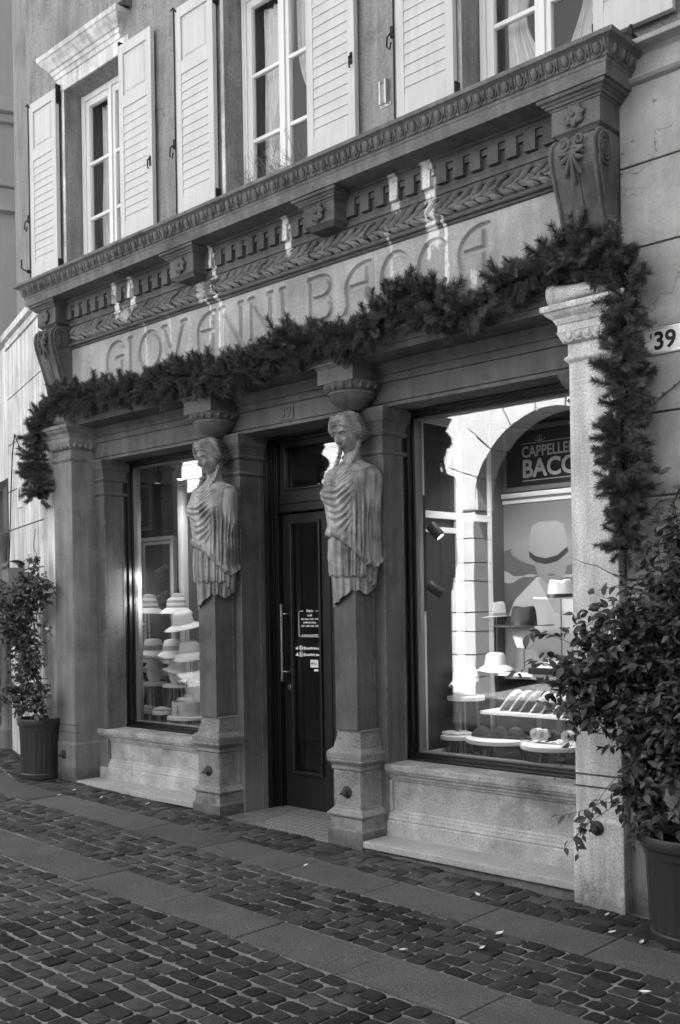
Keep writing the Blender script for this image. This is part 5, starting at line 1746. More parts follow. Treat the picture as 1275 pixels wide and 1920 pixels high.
# framed posters
def poster(x0, x1, z0, z1, y, label, art=True):
    t = thing('framed_poster', ((x0+x1)/2, y, z0), label, 'poster')
    def fr_(w0, w1, ya, yb_, mat, nm):
        b = B()
        b.box(x0+w0, x0+w1, ya, yb_, z0+w0, z1-w0); b.box(x1-w1, x1-w0, ya, yb_, z0+w0, z1-w0)
        b.box(x0+w1, x1-w1, ya, yb_, z1-w1, z1-w0); b.box(x0+w1, x1-w1, ya, yb_, z0+w0, z0+w1)
        b.build(nm, mat, t, bevel=.002)
    fr_(0, .035, y-.03, y+.02, M['cream'], 'frame'); fr_(.035, .052, y-.018, y+.02, M['grey_frame'], 'inner_frame'); fr_(.052, .078, y-.012, y+.02, M['cream'], 'slip')
    X0, X1, Z0, Z1 = x0+.078, x1-.078, z0+.078, z1-.078
    if not art:
        B().box(X0, X1, y, y+.01, Z0, Z1).build('dark_picture', M['sign_dark'], t); return t
    s = N('poster_sky')
    sx = s.n('ShaderNodeSeparateXYZ'); s.l(s.pos(), sx.inputs[0])
    g = s.ramp(sx.outputs[2], 1.35, 2.35, .75, .16)
    skym = s.finish(g, .5, .3)
    B().box(X0, X1, y, y+.01, Z0, Z1).build('sky_print', skym, t)
    def pm(nm, v): 
        if nm not in M: M[nm] = plain(nm, v, .5, .3, .03, bstr=0)
        return M[nm]
    def flat(pts, lay, mat, nm):
        bb = B(); n = len(pts)
        pts = [(min(max(px_, X0), X1), min(max(pz_, Z0), Z1)) for px_, pz_ in pts]
        bb.add([(px_, y-.001-.0006*lay, pz_) for px_, pz_ in pts], [tuple(range(n))])
        return bb.build(nm, mat, t)
    rr = random.Random(5)
    def ridge(z_l, z_m, z_r, zbot, lay, mat):
        n = 30; top = []
        for i in range(n):
            u = i/(n-1)
            z = (z_l*(1-u)**2+2*z_m*u*(1-u)+z_r*u*u)+.018*math.sin(u*17+lay)+.010*math.sin(u*41+lay*2)
            top.append((X0+(X1-X0)*u, z))
        flat([(X0, zbot), (X1, zbot)] + top[::-1], lay, mat, 'mountain_print')
    ridge(1.96, 2.16, 2.02, 1.80, 1, pm('far_mountain_ink', .15))
    ridge(1.86, 1.70, 1.90, 1.60, 2, pm('mist_ink', .5))
    ridge(1.76, 1.82, 1.74, 1.50, 3, pm('mid_mountain_ink', .16))
    ridge(1.60, 1.66, 1.80, 1.2, 4, pm('near_mountain_ink', .13))
    ridge(1.45, 1.42, 1.45, Z0, 5, pm('haze_ink', .55))
    cx = .325
    suit = pm('suit_ink', .62); skin = pm('skin_ink', .30); hat = pm('hat_ink', .30); bandm = pm('hatband_ink', .05)
    flat([(cx-.40, Z0), (cx+.55, Z0), (cx+.50, 1.45), (cx+.30, 1.66), (cx+.10, 1.76), (cx-.05, 1.79), (cx-.25, 1.62), (cx-.36, 1.40)], 6, suit, 'suit_print')
    flat([(cx+.0, 1.80), (cx+.11, 1.72), (cx+.18, 1.5), (cx+.1, 1.52), (cx+.02, 1.66), (cx-.04, 1.76)], 7, pm('lapel_ink', .42), 'lapel_print')
    flat([(cx-.09, 1.93), (cx-.04, 1.80), (cx+.03, 1.735), (cx+.11, 1.73), (cx+.19, 1.80), (cx+.23, 1.95)], 8, skin, 'face_print')
    flat([(cx+.03, 1.80), (cx+.07, 1.812), (cx+.12, 1.80), (cx+.07, 1.79)], 9, pm('lip_ink', .16), 'lips_print')
    br_ = []
    for i in range(28):
        a = 2*PI*i/28
        br_.append((cx+.05+.33*math.cos(a), 1.975+.115*math.sin(a)-.10*math.cos(a)**2*0-.02*math.cos(a)))
    flat(br_, 10, hat, 'hat_brim_print')
    flat([(cx-.115, 1.99), (cx-.11, 2.10), (cx-.085, 2.17), (cx-.03, 2.20), (cx+.05, 2.195), (cx+.12, 2.20), (cx+.185, 2.17), (cx+.205, 2.08), (cx+.215, 2.0), (cx+.15, 1.93), (cx+.03, 1.90), (cx-.06, 1.93)], 11, pm('hat_crown_ink', .34), 'hat_crown_print')
    flat([(cx-.115, 1.985), (cx-.06, 1.945), (cx+.03, 1.925), (cx+.13, 1.945), (cx+.215, 2.005), (cx+.222, 1.965), (cx+.13, 1.90), (cx+.03, 1.88), (cx-.06, 1.90), (cx-.112, 1.94)], 12, bandm, 'hatband_print')
    return t
poster(-.187, 1.20, 1.02, 2.428, 1.68, 'white framed poster of a figure in a wide pale hat before misty mountains')
poster(-2.52, -1.92, 1.02, 2.35, 1.66, 'white framed dark picture seen in the mirror of the left window', art=False)

# spotlights
def spotlight(p, d, label, lit=True, power=18, size=1.1, side=None):
    t = thing('spotlight', p, label, 'spotlight', 'small cylindrical spotlights of the display windows')
    d = Vector(d).normalized()
    P0 = Vector(p); q = d.to_track_quat('Z', 'Y')
    b = B().lathe([(.02,-.06),(.036,-.058),(.038,-.05),(.038,.055),(.036,.058),(.031,.054),(.030,.040)], (0,0,0), 20)
    b.v = [tuple(P0 + q @ Vector(v)) for v in b.v]
    b.build('housing', M['iron'], t, True, angle=40)
    b = B().lathe([(.0301,.043),(.0301,.046)], (0,0,0), 16)
    b.v = [tuple(P0 + q @ Vector(v)) for v in b.v]
    b.build('lens', M['lamp'] if lit else M['aluminium'], t)
    if side is not None:
        B().tube([P0 - d*.02, Vector(side)], .008, 6).build('bracket', M['iron'], t)
    if lit:
        ld = bpy.data.lights.new('spot_beam', 'SPOT'); ld.energy = power; ld.spot_size = size*1.5; ld.spot_blend = .6; ld.shadow_soft_size = .03; ld.color = (1,1,1)
        lo = bpy.data.objects.new('spot_beam', ld); COL.objects.link(lo); lo.parent = t
        lo.location = d*.062
        lo.rotation_euler = (-d).to_track_quat('Z', 'Y').to_euler()
    return t
track = thing('lighting_track', (.04, .64, 1.9), 'black vertical lighting track at the left edge of right display window', 'track')
B().box(.030, .050, .615, .640, 1.55, 2.35).build('rail', M['iron'], track)
spotlight((.115, .665, 2.10), (.62, .25, -.78), 'upper black spotlight on the track at left of the right window', power=9, side=(.045, .63, 2.13))
spotlight((.105, .665, 1.70), (.55, .5, -.55), 'lower black spotlight on the track at left of the right window', power=6, side=(.045, .63, 1.73))
spotlight((1.2, .80, 2.85), (-.35, .4, -.9), 'ceiling spotlight hidden behind the right pilaster in the right window', power=8, size=1.3, side=(1.2, .8, 2.96))
spotlight((.45, .80, 2.87), (.0, .35, -.9), 'ceiling spotlight at top of the right display window', power=9, size=1.3, side=(.45, .8, 2.96))
spotlight((-3.13, 1.0, 2.84), (.1, -.1, -1), 'black ceiling spotlight at top of the left display window', power=3, size=1.3, side=(-3.13, 1.0, 2.96))
spotlight((-2.3, .75, 2.82), (-.45, .15, -.9), 'ceiling spotlight behind the left caryatid in the left window', power=9, size=1.3, side=(-2.3, .75, 2.96))
spotlight((-2.98, .66, 1.93), (-.6, -.45, -.45), 'upper lit spotlight low in the left window seen in its mirror', power=1.2, side=(-2.90, .62, 1.97))
spotlight((-2.96, .66, 1.70), (-.6, -.45, -.45), 'lower lit spotlight low in the left window seen in its mirror', power=1.2, side=(-2.90, .62, 1.74))

# ---------------------------------------------------------------- hats
def hat(name, loc, label, cat='hat', crown_r=.085, crown_h=.11, brim_r=.15, brim_dz=-.03, mat='straw', band=None, bandh=(.0,.03), tilt=0, rz=0, shape='round', wav=0, stripes=None, group=None, ovl=.88):
    t = thing(name, loc, label, cat, group)
    L = Vector(loc)
    R_ = Matrix.Rotation(rz, 3, 'Z') @ Matrix.Rotation(tilt, 3, 'X')
    def T(pts): return [tuple(L + R_ @ Vector(p)) for p in pts]
    n = 48
    def ring(r, z, i_extra=0, dent=0):
        out = []
        for j in range(n):
            a = 2*PI*j/n
            zz = z + (wav*math.sin(a*3+1) if r > crown_r*1.2 else 0)
            rr = r
            if dent:
                zz -= dent*math.exp(-(math.cos(a)/.35)**2)*(1)*(r/crown_r < .9)
            out.append((rr*math.cos(a)*ovl, rr*math.sin(a), zz))
        return out
    rows = []
    if shape == 'round':
        prof = [(crown_r*1.02, 0), (crown_r*.96, crown_h*.38), (crown_r*.87, crown_h*.66), (crown_r*.68, crown_h*.87), (crown_r*.40, crown_h*.97), (crown_r*.02, crown_h*1.0)]
    elif shape == 'bucket':
        prof = [(crown_r*1.02, 0), (crown_r*.90, crown_h*.66), (crown_r*.82, crown_h*.88), (crown_r*.62, crown_h*.99), (crown_r*.02, crown_h*1.03)]
    else:  # fedora
        prof = [(crown_r*1.0, 0), (crown_r*.97, crown_h*.5), (crown_r*.90, crown_h*.85), (crown_r*.84, crown_h*.97), (crown_r*.70, crown_h*1.02), (crown_r*.40, crown_h*.86), (crown_r*.02, crown_h*.80)]
    b = B(); rows = [T(ring(r, z)) for r, z in prof]
    if shape == 'fedora':
        rows = []
        for r, z in prof:
            pts = []
            for j in range(n):
                a = 2*PI*j/n; k = z/crown_h
                pin = 1-.22*max(0, k-.25)*math.exp(-((abs(math.atan2(math.cos(a), -math.sin(a)))-.62)/.35)**2)
                pts.append((r*math.cos(a)*ovl*pin, r*math.sin(a)*pin*1.0, z+(.012*math.cos(a)**2 if k > .9 else 0)))
            rows.append(T(pts))
    b.grid(np.array(rows), wrap=True)
    o = b.build('crown', M[mat], t, True, angle=70)
    md = o.modifiers.new('s', 'SUBSURF'); md.levels = 1; md.render_levels = 1
    rows = []
    for k in range(7):
        u = k/6; r = crown_r+(brim_r-crown_r)*u
        pts = []
        for j in range(n):
            a = 2*PI*j/n
            z = brim_dz*u**1.3 + wav*u*math.sin(a*3+1)
            if shape == 'fedora': z = brim_dz*u*(1.0-.0)*(-math.sin(a)*.0+1) + .012*u*math.cos(a)**2
            pts.append((r*math.cos(a)*ovl, r*math.sin(a), z))
        rows.append(T(pts))
    b = B().grid(np.array(rows), wrap=True)
    o = b.build('brim', M[mat], t, True)
    md = o.modifiers.new('s', 'SOLIDIFY'); md.thickness = .003
    if band:
        b = B().grid(np.array([T([(crown_r*f_*math.cos(2*PI*j/n)*ovl*1.015, crown_r*f_*math.sin(2*PI*j/n)*1.015, z) for j in range(n)]) for f_, z in ((1.0, bandh[0]), (.985 if shape != 'bucket' else .955, bandh[1]))]), wrap=True)
        b.build('band', M[band], t, True)
    if stripes:
        for (za, zb) in stripes:
            def rad(z):
                return np.interp(z, [p[1] for p in prof][:5], [p[0] for p in prof][:5])
            rws = [T([(float(rad(z))*1.012*math.cos(2*PI*j/n)*ovl+0, float(rad(z))*1.012*math.sin(2*PI*j/n), z) for j in range(n)]) for z in np.linspace(za, zb, 4)]
            B().grid(np.array(rws), wrap=True).build('stripe', M['greyband'], t, True)
    return t
def display_head(loc, label, h=.16, r=.066):
    t = thing('hat_mannequin', loc, label, 'display head')
    x, y, z = loc
    prof = [(.040,0),(.042,.004),(.048,.02),(.058,.05),(.066,.09),(.067,.12),(.060,.15),(.04,.175),(.002,.185)]
    k = h/.185
    b = B().lathe([(a*r/.067, z+c_*k) for a, c_ in prof], (x, y, 0), 28)
    b.build('egg_head', M['head_white'], t, True, angle=60)
    return t
def stand(x, y, z0, z1, label, r=.006):
    t = thing('hat_stand', (x, y, z0), label, 'hat stand')
    b = B().tube([(x, y, z0), (x, y, z1)], r, 8); b.lathe([(.06, z0), (.06, z0+.006), (.01, z0+.012)], (x, y, 0), 20)
    b.ell((x, y, z1), (.05,.05,.02), 12, 6)
    b.build('pole', M['aluminium'], t, True, angle=40)
def round_table(x, y, z, r, label, z0=.50, legs=3, ovx=1.0):
    t = thing('display_table', (x, y, z0), label, 'table', 'round display tables in the windows')
    b = B().lathe([(r-.004, z-.032), (r, z-.028), (r, z-.004), (r-.004, z)], (0, 0, 0), 40)
    b.v = [(x+p[0]*ovx, y+p[1], p[2]) for p in b.v]
    b.build('table_top', M['table'], t, True, angle=40)
    for k in range(legs):
        a = 2*PI*k/legs+.4
        B().tube([(x+r*.55*math.cos(a)*ovx, y+r*.55*math.sin(a), z-.03), (x+r*.8*math.cos(a)*ovx, y+r*.8*math.sin(a), z0)], .013, 8).build('leg', M['tleg'], t, True, angle=40)
    return t
# --- right window
round_table(-.0+.10, 1.0, .945, .135, 'tall small round table under the white cap, right window')
round_table(.085, .93, .675, .135, 'low round table with folded gloves at left of the right window')
round_table(.47, .88, .685, .215, 'wide round table carrying dark gloves in the right window', ovx=1.1)
round_table(.96, .78, .695, .215, 'round table with rolled belts in the right window')
hd_ = display_head((.10, 1.0, .946), 'white display head wearing the white cap', .17, .07)
# baseball cap
cp = thing('baseball_cap', (.10, 1.0, 1.08), 'white baseball cap with small mountain print on a display head', 'cap')
n = 36; rows = []
for k in range(9):
    u = k/8; z = 1.045+.125*math.sin(u*PI/2); r = .092*math.cos(u*PI/2)**.8+.001
    rows.append([(.10+r*math.cos(2*PI*j/n), 1.0+r*1.08*math.sin(2*PI*j/n), z) for j in range(n)])
B().grid(np.array(rows), wrap=True).build('crown', M['straw'], cp, True)
rows = []
for k in range(5):
    u = k/4
    rows.append([(.10+(.093+.0*u)*math.sin(q)*(1-.06*u), 1.0-.093*math.cos(q)-u*.075*math.cos(q), 1.047-.030*u+.010*math.cos(q)*u-.028*abs(math.sin(q))**2*u) for q in np.linspace(-1.25, 1.25, 20)])
o = B().grid(np.array(rows)).build('peak', M['straw'], cp, True); o.modifiers.new('s', 'SOLIDIFY').thickness = .004
inst('cap_print', text_mesh('Fai', .028, M['ink'], 0, 'CENTER', shear=.3), cp, (.098, .905, 1.118), (-.35, 0, .15))
b = B()
for k, (dx, h) in enumerate(((-.03,.012),(-.012,.02),(.008,.014),(.026,.010))): b.add([(.10+dx-.012,.9035,1.094),(.10+dx+.012,.9035,1.094),(.10+dx,.9035,1.094+h)], [(0,1,2)])
b.build('mountain_print', M['greyband'], cp)
gl = thing('folded_gloves', (.085, .92, .68), 'pale folded gloves lying on the low round table', 'gloves')
for (dx, dy, a, L) in ((-.03,-.03,.5,.15),(.03,.02,-.3,.16),(.01,-.06,.1,.12)):
    b = B(); 
    for k in range(4):
        o_ = (k-1.5)*.014
        ca, sa = math.cos(a), math.sin(a)
        b.tube([(.085+dx-ca*L*.5-sa*o_, .92+dy-sa*L*.5+ca*o_, .688), (.085+dx-sa*o_, .92+dy+ca*o_, .693), (.085+dx+ca*L*.5-sa*o_*1.3, .92+dy+sa*L*.5+ca*o_*1.3, .686)], [.010,.011,.007], 6)
    b.build('glove', M['cream_felt'], gl, True)
gl = thing('dark_gloves', (.47, .88, .69), 'dark gloves with open fingers laid on the wide table', 'gloves')
for (dx, dy) in ((-.08, -.03), (.05, .0), (.15, .03)):
    b = B()
    b.grid(np.array([[(.47+dx-.10+.17*u, .88+dy+.05*math.cos(q), .69+.075*math.sin(PI*min(1, u*1.0+.15))*max(0, math.sin(q))) for q in np.linspace(0, PI, 10)] for u in np.linspace(0, 1, 9)]))
    for k in range(4): b.tube([(.47+dx+.06, .88+dy-.03+.02*k, .70), (.47+dx+.12, .88+dy-.035+.022*k, .695)], [.011,.007], 6)
    b.build('glove', M['felt'], gl, True)
# rolled belts
for k, (x, y, mt, lb) in enumerate(((.84,.74,'straw','pale rolled belt, leftmost on the round table'),(.90,.72,'cream_felt','cream rolled belt beside the dark one'),(.955,.74,'felt','dark rolled belt between two pale belts'),(1.07,.74,'straw','pale wide rolled belt, rightmost on the round table'))):
    t = thing('rolled_belt', (x, y, .70), lb, 'belt', 'rolled belts on the table')
    rows = []
    for i in range(50):
        a = i*.38; r = .052-.0006*i
        rows.append([(x+r*math.cos(a), y, .748+r*math.sin(a)), (x+r*math.cos(a)+.012, y+.035, .748+r*math.sin(a))])
    rows = [[(x-.075, y-.02, .699), (x-.063, y+.018, .699)]] + [[(x-.045, y-.005, .702), (x-.033, y+.03, .702)]] + rows[16:]
    o = B().grid(np.array(rows)).build('strap', M[mt], t, True); o.modifiers.new('s', 'SOLIDIFY').thickness = .003
    b = B(); b.tube([(x-.08,y-.02,.703),(x-.10,y-.02,.703),(x-.10,y+.015,.703),(x-.08,y+.018,.703)], .003, 5); b.build('buckle', M['aluminium'], t)
# shelf boards
sh = thing('display_shelf', (.75, 1.12, .82), 'white low shelf board carrying a fan of cloths', 'shelf')
B().box(.22, 1.45, 1.0, 1.30, .820, .845).build('board', M['table'], sh, bevel=.003)
for x in (.75, 1.35): B().box(x-.02, x+.02, 1.18, 1.22, .50, .82).build('leg', M['tleg'], sh)
for k in range(7):
    v_ = ('straw','straw','greyband','cream_felt','greyband','cream_felt','grey_frame')[k]
    lb = ('pale folded cap leaning first at the left of the row','pale folded cap second from left in the leaning row','grey folded cap third in the leaning row','cream folded cap fourth in the leaning row','grey folded cap fifth in the leaning row','cream folded cap sixth in the leaning row','dark folded cap last in the leaning row')[k]
    t = thing('flat_cap', (.42+.085*k, 1.1, .845), lb, 'cap', 'folded caps leaning in a row on the shelf')
    rows = []
    for i in range(12):
        u = i/11
        xx = .34+.085*k + .13*math.sin(u*PI*.5); zz = .848+.135*math.sin(u*PI*.62)
        rows.append([(xx+.0*q, 1.04+.15*q, zz-.03*(2*q-1)**2) for q in np.linspace(0, 1, 8)])
    o = B().grid(np.array(rows)).build('cloth', M[v_], t, True); o.modifiers.new('s', 'SOLIDIFY').thickness = .012
sh = thing('display_shelf', (.7, 1.35, 1.08), 'white upper shelf board under the dark fedora and bucket hat', 'shelf')
B().box(.18, 1.5, 1.20, 1.50, 1.078, 1.100).build('board', M['table'], sh, bevel=.003)
for x in (.45, 1.4): B().box(x-.02, x+.02, 1.40, 1.44, .50, 1.08).build('leg', M['tleg'], sh)
hat('bucket_hat', (.15, 1.30, 1.145), 'white bucket hat on the upper shelf, right window', crown_r=.088, crown_h=.095, brim_r=.155, brim_dz=-.042, mat='straw', shape='bucket', wav=.006)
stand(.365, 1.35, 1.10, 1.28, 'thin metal stand under the display head with dark fedora')
display_head((.365, 1.35, 1.275), 'white display head wearing the dark fedora', .19, .082)
hat('fedora', (.365, 1.35, 1.432), 'dark fedora with black band on a white display head', crown_r=.100, crown_h=.132, brim_r=.225, brim_dz=-.006, mat='felt', band='ribbon', bandh=(.002,.035), shape='fedora', ovl=.95)
stand(.735, 1.25, 1.10, 1.64, 'tall thin stand under the white panama hat')
hat('panama_hat', (.735, 1.25, 1.62), 'white panama hat with black band in front of the poster', crown_r=.098, crown_h=.125, brim_r=.20, brim_dz=.0, mat='straw', band='ribbon', bandh=(.002,.035), shape='fedora')
stand(.0, 1.53, .5, 1.53, 'thin stand left of the poster in the right window')
hat('sun_hat', (.0, 1.52, 1.50), 'pale panama hat with grey band left of the poster', crown_r=.09, crown_h=.10, brim_r=.19, brim_dz=-.01, mat='cream_felt', band='greyband', bandh=(.0,.025), shape='fedora')
# tray of sunglasses
ty = thing('eyewear_tray', (.66, 1.25, 1.10), 'dark tilted tray of sunglasses at the right end of the upper shelf', 'tray')
b = B(); b.box(.52, 1.0, 1.16, 1.20, 1.101, 1.145); b.box(.52, .54, 1.2, 1.45, 1.101, 1.17); b.box(.98, 1.0, 1.2, 1.45, 1.101, 1.17); b.box(.52, 1.0, 1.45, 1.47, 1.101, 1.22)
b.build('rim', M['ribbon'], ty, bevel=.002)
B().add([(.54,1.2,1.135),(.98,1.2,1.135),(.98,1.45,1.20),(.54,1.45,1.20)], [(0,1,2,3)]).build('lining', M['table'], ty)
for k in range(3):
    b = B()
    for s in (-1, 1):
        b.tube([(.62+.12*k+s*.026+.022*math.cos(2*PI*i/12), 1.27+.04*k+.018*math.sin(2*PI*i/12), 1.163+.01*k+.005*math.sin(2*PI*i/12)) for i in range(13)], .004, 5)
    b.build('glasses', M['ribbon'], ty)

# --- left window
hat('striped_sun_hat', (-3.09, .90, 1.60), 'striped cloche sun hat with grey and white bands in the left window', crown_r=.092, crown_h=.135, brim_r=.155, brim_dz=-.052, mat='straw', shape='round', stripes=((.0,.022),(.048,.072),(.098,.130)), ovl=.95)
stand(-3.09, .90, .5, 1.66, 'thin stand under the striped sun hat')
hat('straw_hat', (-2.86, .80, 1.455), 'pale straw hat with wide brim beside the left caryatid', crown_r=.10, crown_h=.115, brim_r=.185, brim_dz=-.035, mat='cream_felt', shape='bucket', band='cream_felt', bandh=(0,.02), tilt=.2)
stand(-2.86, .82, .5, 1.5, 'thin stand under the pale straw hat')
hat('printed_bucket_hat', (-3.15, .90, 1.20), 'white bucket hat with a speckled print band in the left window', crown_r=.10, crown_h=.115, brim_r=.155, brim_dz=-.05, mat='straw', shape='bucket', band='greyband', bandh=(.012,.055), wav=.010)
stand(-3.15, .90, .5, 1.27, 'thin stand under the printed bucket hat')
hat('ribbed_hat', (-2.80, .82, 1.20), 'white ribbed sun hat half hidden by the left caryatid', crown_r=.10, crown_h=.11, brim_r=.165, brim_dz=-.065, mat='straw', shape='bucket', tilt=.1)
stand(-2.80, .84, .5, 1.25, 'thin stand under the ribbed sun hat')
round_table(-3.13, .92, .905, .13, 'tall small round table under the cloche hat, left window')
display_head((-3.13, .92, .906), 'white display head wearing the cloche hat', .16, .072)
hat('cloche_hat', (-3.13, .92, 1.025), 'cream cloche hat with turned-up brim on a display head', crown_r=.092, crown_h=.10, brim_r=.145, brim_dz=-.045, mat='cream_felt', shape='round', tilt=-.35, wav=.012)
round_table(-2.86, .85, .635, .20, 'low round table under the decorated hat box, left window')
round_table(-3.2, .80, .66, .09, 'small low table with folded cloth in the left window')
gl = thing('folded_cloth', (-3.2, .8, .66), 'pale folded scarf on the small low table', 'scarf')
b = B(); 
for k in range(5): b.tube([(-3.27+.03*k, .76, .672), (-3.25+.03*k, .80, .685+.006*(k%2)), (-3.24+.03*k, .84, .672)], .013, 6)
b.build('cloth', M['cream_felt'], gl, True)
hx = thing('hat_box', (-2.85, .82, .636), 'open round hat box printed with a tower and the word PARIS', 'hat box')
b = B().lathe([(.135,.637),(.137,.64),(.137,.765),(.134,.765),(.131,.70)], (-2.85, .82, 0), 40); b.build('box', M['cream_felt'], hx, True, angle=50)
# lid leaning behind
q = Matrix.Rotation(math.radians(74), 3, 'X')
b = B().lathe([(.002,0),(.135,0),(.138,.003),(.138,.03),(.135,.03)], (0,0,0), 40, cap=False)
b.v = [tuple(Vector((-2.85, .93, .80)) + q @ Vector(v)) for v in b.v]; b.build('lid', M['cream_felt'], hx, True, angle=50)
b = B()
for k in range(7): b.ell((-2.93+.028*k, .80+.02*(k%2), .775), (.03,.03,.022), 10, 6)
b.build('tissue', M['straw'], hx, True)
inst('lettering', text_mesh('PARIS', .030, M['ink'], 0, 'LEFT'), hx, (-2.965, .735, .725), (0, 0, -.72))
b = B()
txx, tyy = -2.815, .684
for k in range(6):
    z0_ = .655+.015*k; w0 = .020*(1-k/6)**1.5+.002; w1 = .020*(1-(k+1)/6)**1.5+.002
    b.add([(txx-w0,tyy,z0_),(txx-w0+.004,tyy,z0_),(txx-w1+.004,tyy,z0_+.014),(txx-w1,tyy,z0_+.014)], [(0,1,2,3)])
    b.add([(txx+w0-.004,tyy,z0_),(txx+w0,tyy,z0_),(txx+w1,tyy,z0_+.014),(txx+w1-.004,tyy,z0_+.014)], [(0,1,2,3)])
    b.add([(txx-w0,tyy,z0_),(txx+w0,tyy,z0_),(txx+w0,tyy,z0_+.003),(txx-w0,tyy,z0_+.003)], [(0,1,2,3)])
b.build('tower_print', M['ink'], hx)
b = B(); b.tube([(-2.97+.0, .748, .70), (-2.955, .70, .665), (-2.90, .675, .655)], .004, 5); b.build('cord', M['ribbon'], hx)
# draped backdrops
curtain_panel(-3.28, -2.4, 1.98, .5, 2.95, M['int_wall'], 'backdrop_curtain', rl_)
# ================================================================ PINE GARLAND
gl = thing('pine_garland', (-.9, -.1, 3.3), 'thick dark pine garland draped over the shopfront and hanging down both ends', 'garland')
PTS = [(-3.754,2.592),(-3.819,2.836),(-3.774,3.117),(-3.614,3.365),(-3.267,3.421),(-2.862,3.374),(-2.37,3.351),(-1.949,3.336),(-1.493,3.334),(-1.131,3.267),(-.79,3.292),(-.521,3.361),(-.217,3.361),(.021,3.289),(.251,3.339),(.428,3.436),(.637,3.423),(.874,3.286),(1.046,3.266),(1.176,3.359),(1.389,3.40),(1.559,3.44),(1.752,3.435),(1.90,3.40),(1.965,3.256),(1.960,3.084),(1.945,2.896),(1.955,2.622),(1.935,2.353),(1.96,2.132),(1.93,1.86)]
RAD = [q*1.15 for q in [.10,.115,.12,.12,.12,.12,.12,.12,.13,.13,.12,.125,.12,.12,.12,.13,.14,.13,.11,.12,.12,.13,.14,.125,.118,.118,.115,.115,.115,.11,.10]]
ctr = [Vector((x, -.10, z)) for x, z in PTS]
seg = [(ctr[i+1]-ctr[i]).length for i in range(len(ctr)-1)]
tot = sum(seg)
def gpos(s):
    for i, L in enumerate(seg):
        if s <= L or i == len(seg)-1:
            f = min(1, s/L); return ctr[i].lerp(ctr[i+1], f), (ctr[i+1]-ctr[i]).normalized(), RAD[i]*(1-f)+RAD[i+1]*f
        s -= L
core = B(); core.tube([c+Vector((0,.02,0)) for c in ctr], .022, 8); core.build('wire_core', M['core'], gl, True)
def sprig(seed, L=.13, nn=120):
    r = random.Random(seed); v = []; f = []
    bend = r.uniform(-.25, .25)
    def axis(t): return Vector((bend*L*t*t, r.uniform(-.001,.001), L*t))
    for i in range(nn):
        t = (i+.5)/nn
        p = axis(t); a = i*2.399+r.uniform(-.3,.3)
        up = .45+.6*t+r.uniform(-.25,.25)
        d = Vector((math.cos(a), math.sin(a), up)).normalized()
        ln = r.uniform(.034,.052)*(1-.22*t)
        side = d.cross(Vector((r.uniform(-1,1),r.uniform(-1,1),r.uniform(-1,1)))).normalized()*.0016
        q = p+d*ln
        k = len(v)
        s2 = d.cross(side).normalized()*.0016
        qa = q-d*ln*.2
        v += [tuple(p+side), tuple(p-side), tuple(qa-side*.7), tuple(q), tuple(qa+side*.7), tuple(p+s2), tuple(p-s2)]
        f += [(k,k+1,k+2,k+3,k+4), (k+5,k+6,k+3)]
    b = B().add(v, f); b.tube([axis(0), axis(.5), axis(1)], [.003,.0025,.001], 4)
    return b
SPB = [sprig(i, L) for i, L in enumerate((.085,.10,.11,.08,.12,.095))]
SPM = [s.mesh('pine_sprig', M['needle']) for s in SPB]
nS = 1900; sprigs = []
for i in range(nS):
    s = tot*(i+random.random())/nS
    c, t, r = gpos(s)
    th = random.uniform(0, 2*PI)
    u = t.cross(Vector((0,1,0))).normalized(); w_ = Vector((0,1,0))
    lump = .72+.42*math.sin(s*9.3)*math.sin(s*4.1+1)+.15*math.sin(s*23)
    lump = max(.55, lump)
    d = (u*math.cos(th)+w_*math.sin(th)*.8)
    if d.y > .45: d.y = .45
    d = (d + t*random.uniform(-.7,.9)).normalized()
    rr = r*random.uniform(.02,.62)*lump
    p = c + d*rr
    p.y = min(p.y, -.03)
    sc = random.uniform(.65,.95)*(r/.12)*(.8+.3*lump)
    if random.random() < .05: sc *= 1.25
    sprigs.append((p, d, sc, random.randint(0, 5)))
sprigs.sort(key=lambda q: ((q[0]+q[1]*.12)-CAM).length - 1.2*q[1].dot((CAM-q[0]).normalized()) )
fld = B()
for i, (p, d, sc, k) in enumerate(sprigs):
    q = d.to_track_quat('Z', 'Y') @ Matrix.Rotation(random.uniform(0, 2*PI), 3, 'Z').to_quaternion()
    if i < 300:
        inst('pine_sprig', SPM[k], gl, p, q.to_euler(), (sc,)*3)
    else:
        mt = q.to_matrix()
        vs = np.array(SPB[k].v)*sc @ np.array(mt).T + np.array(p)
        fld.add(vs.tolist(), SPB[k].f)
o = fld.build('pine_foliage', M['needle'], gl); o['kind'] = 'stuff'

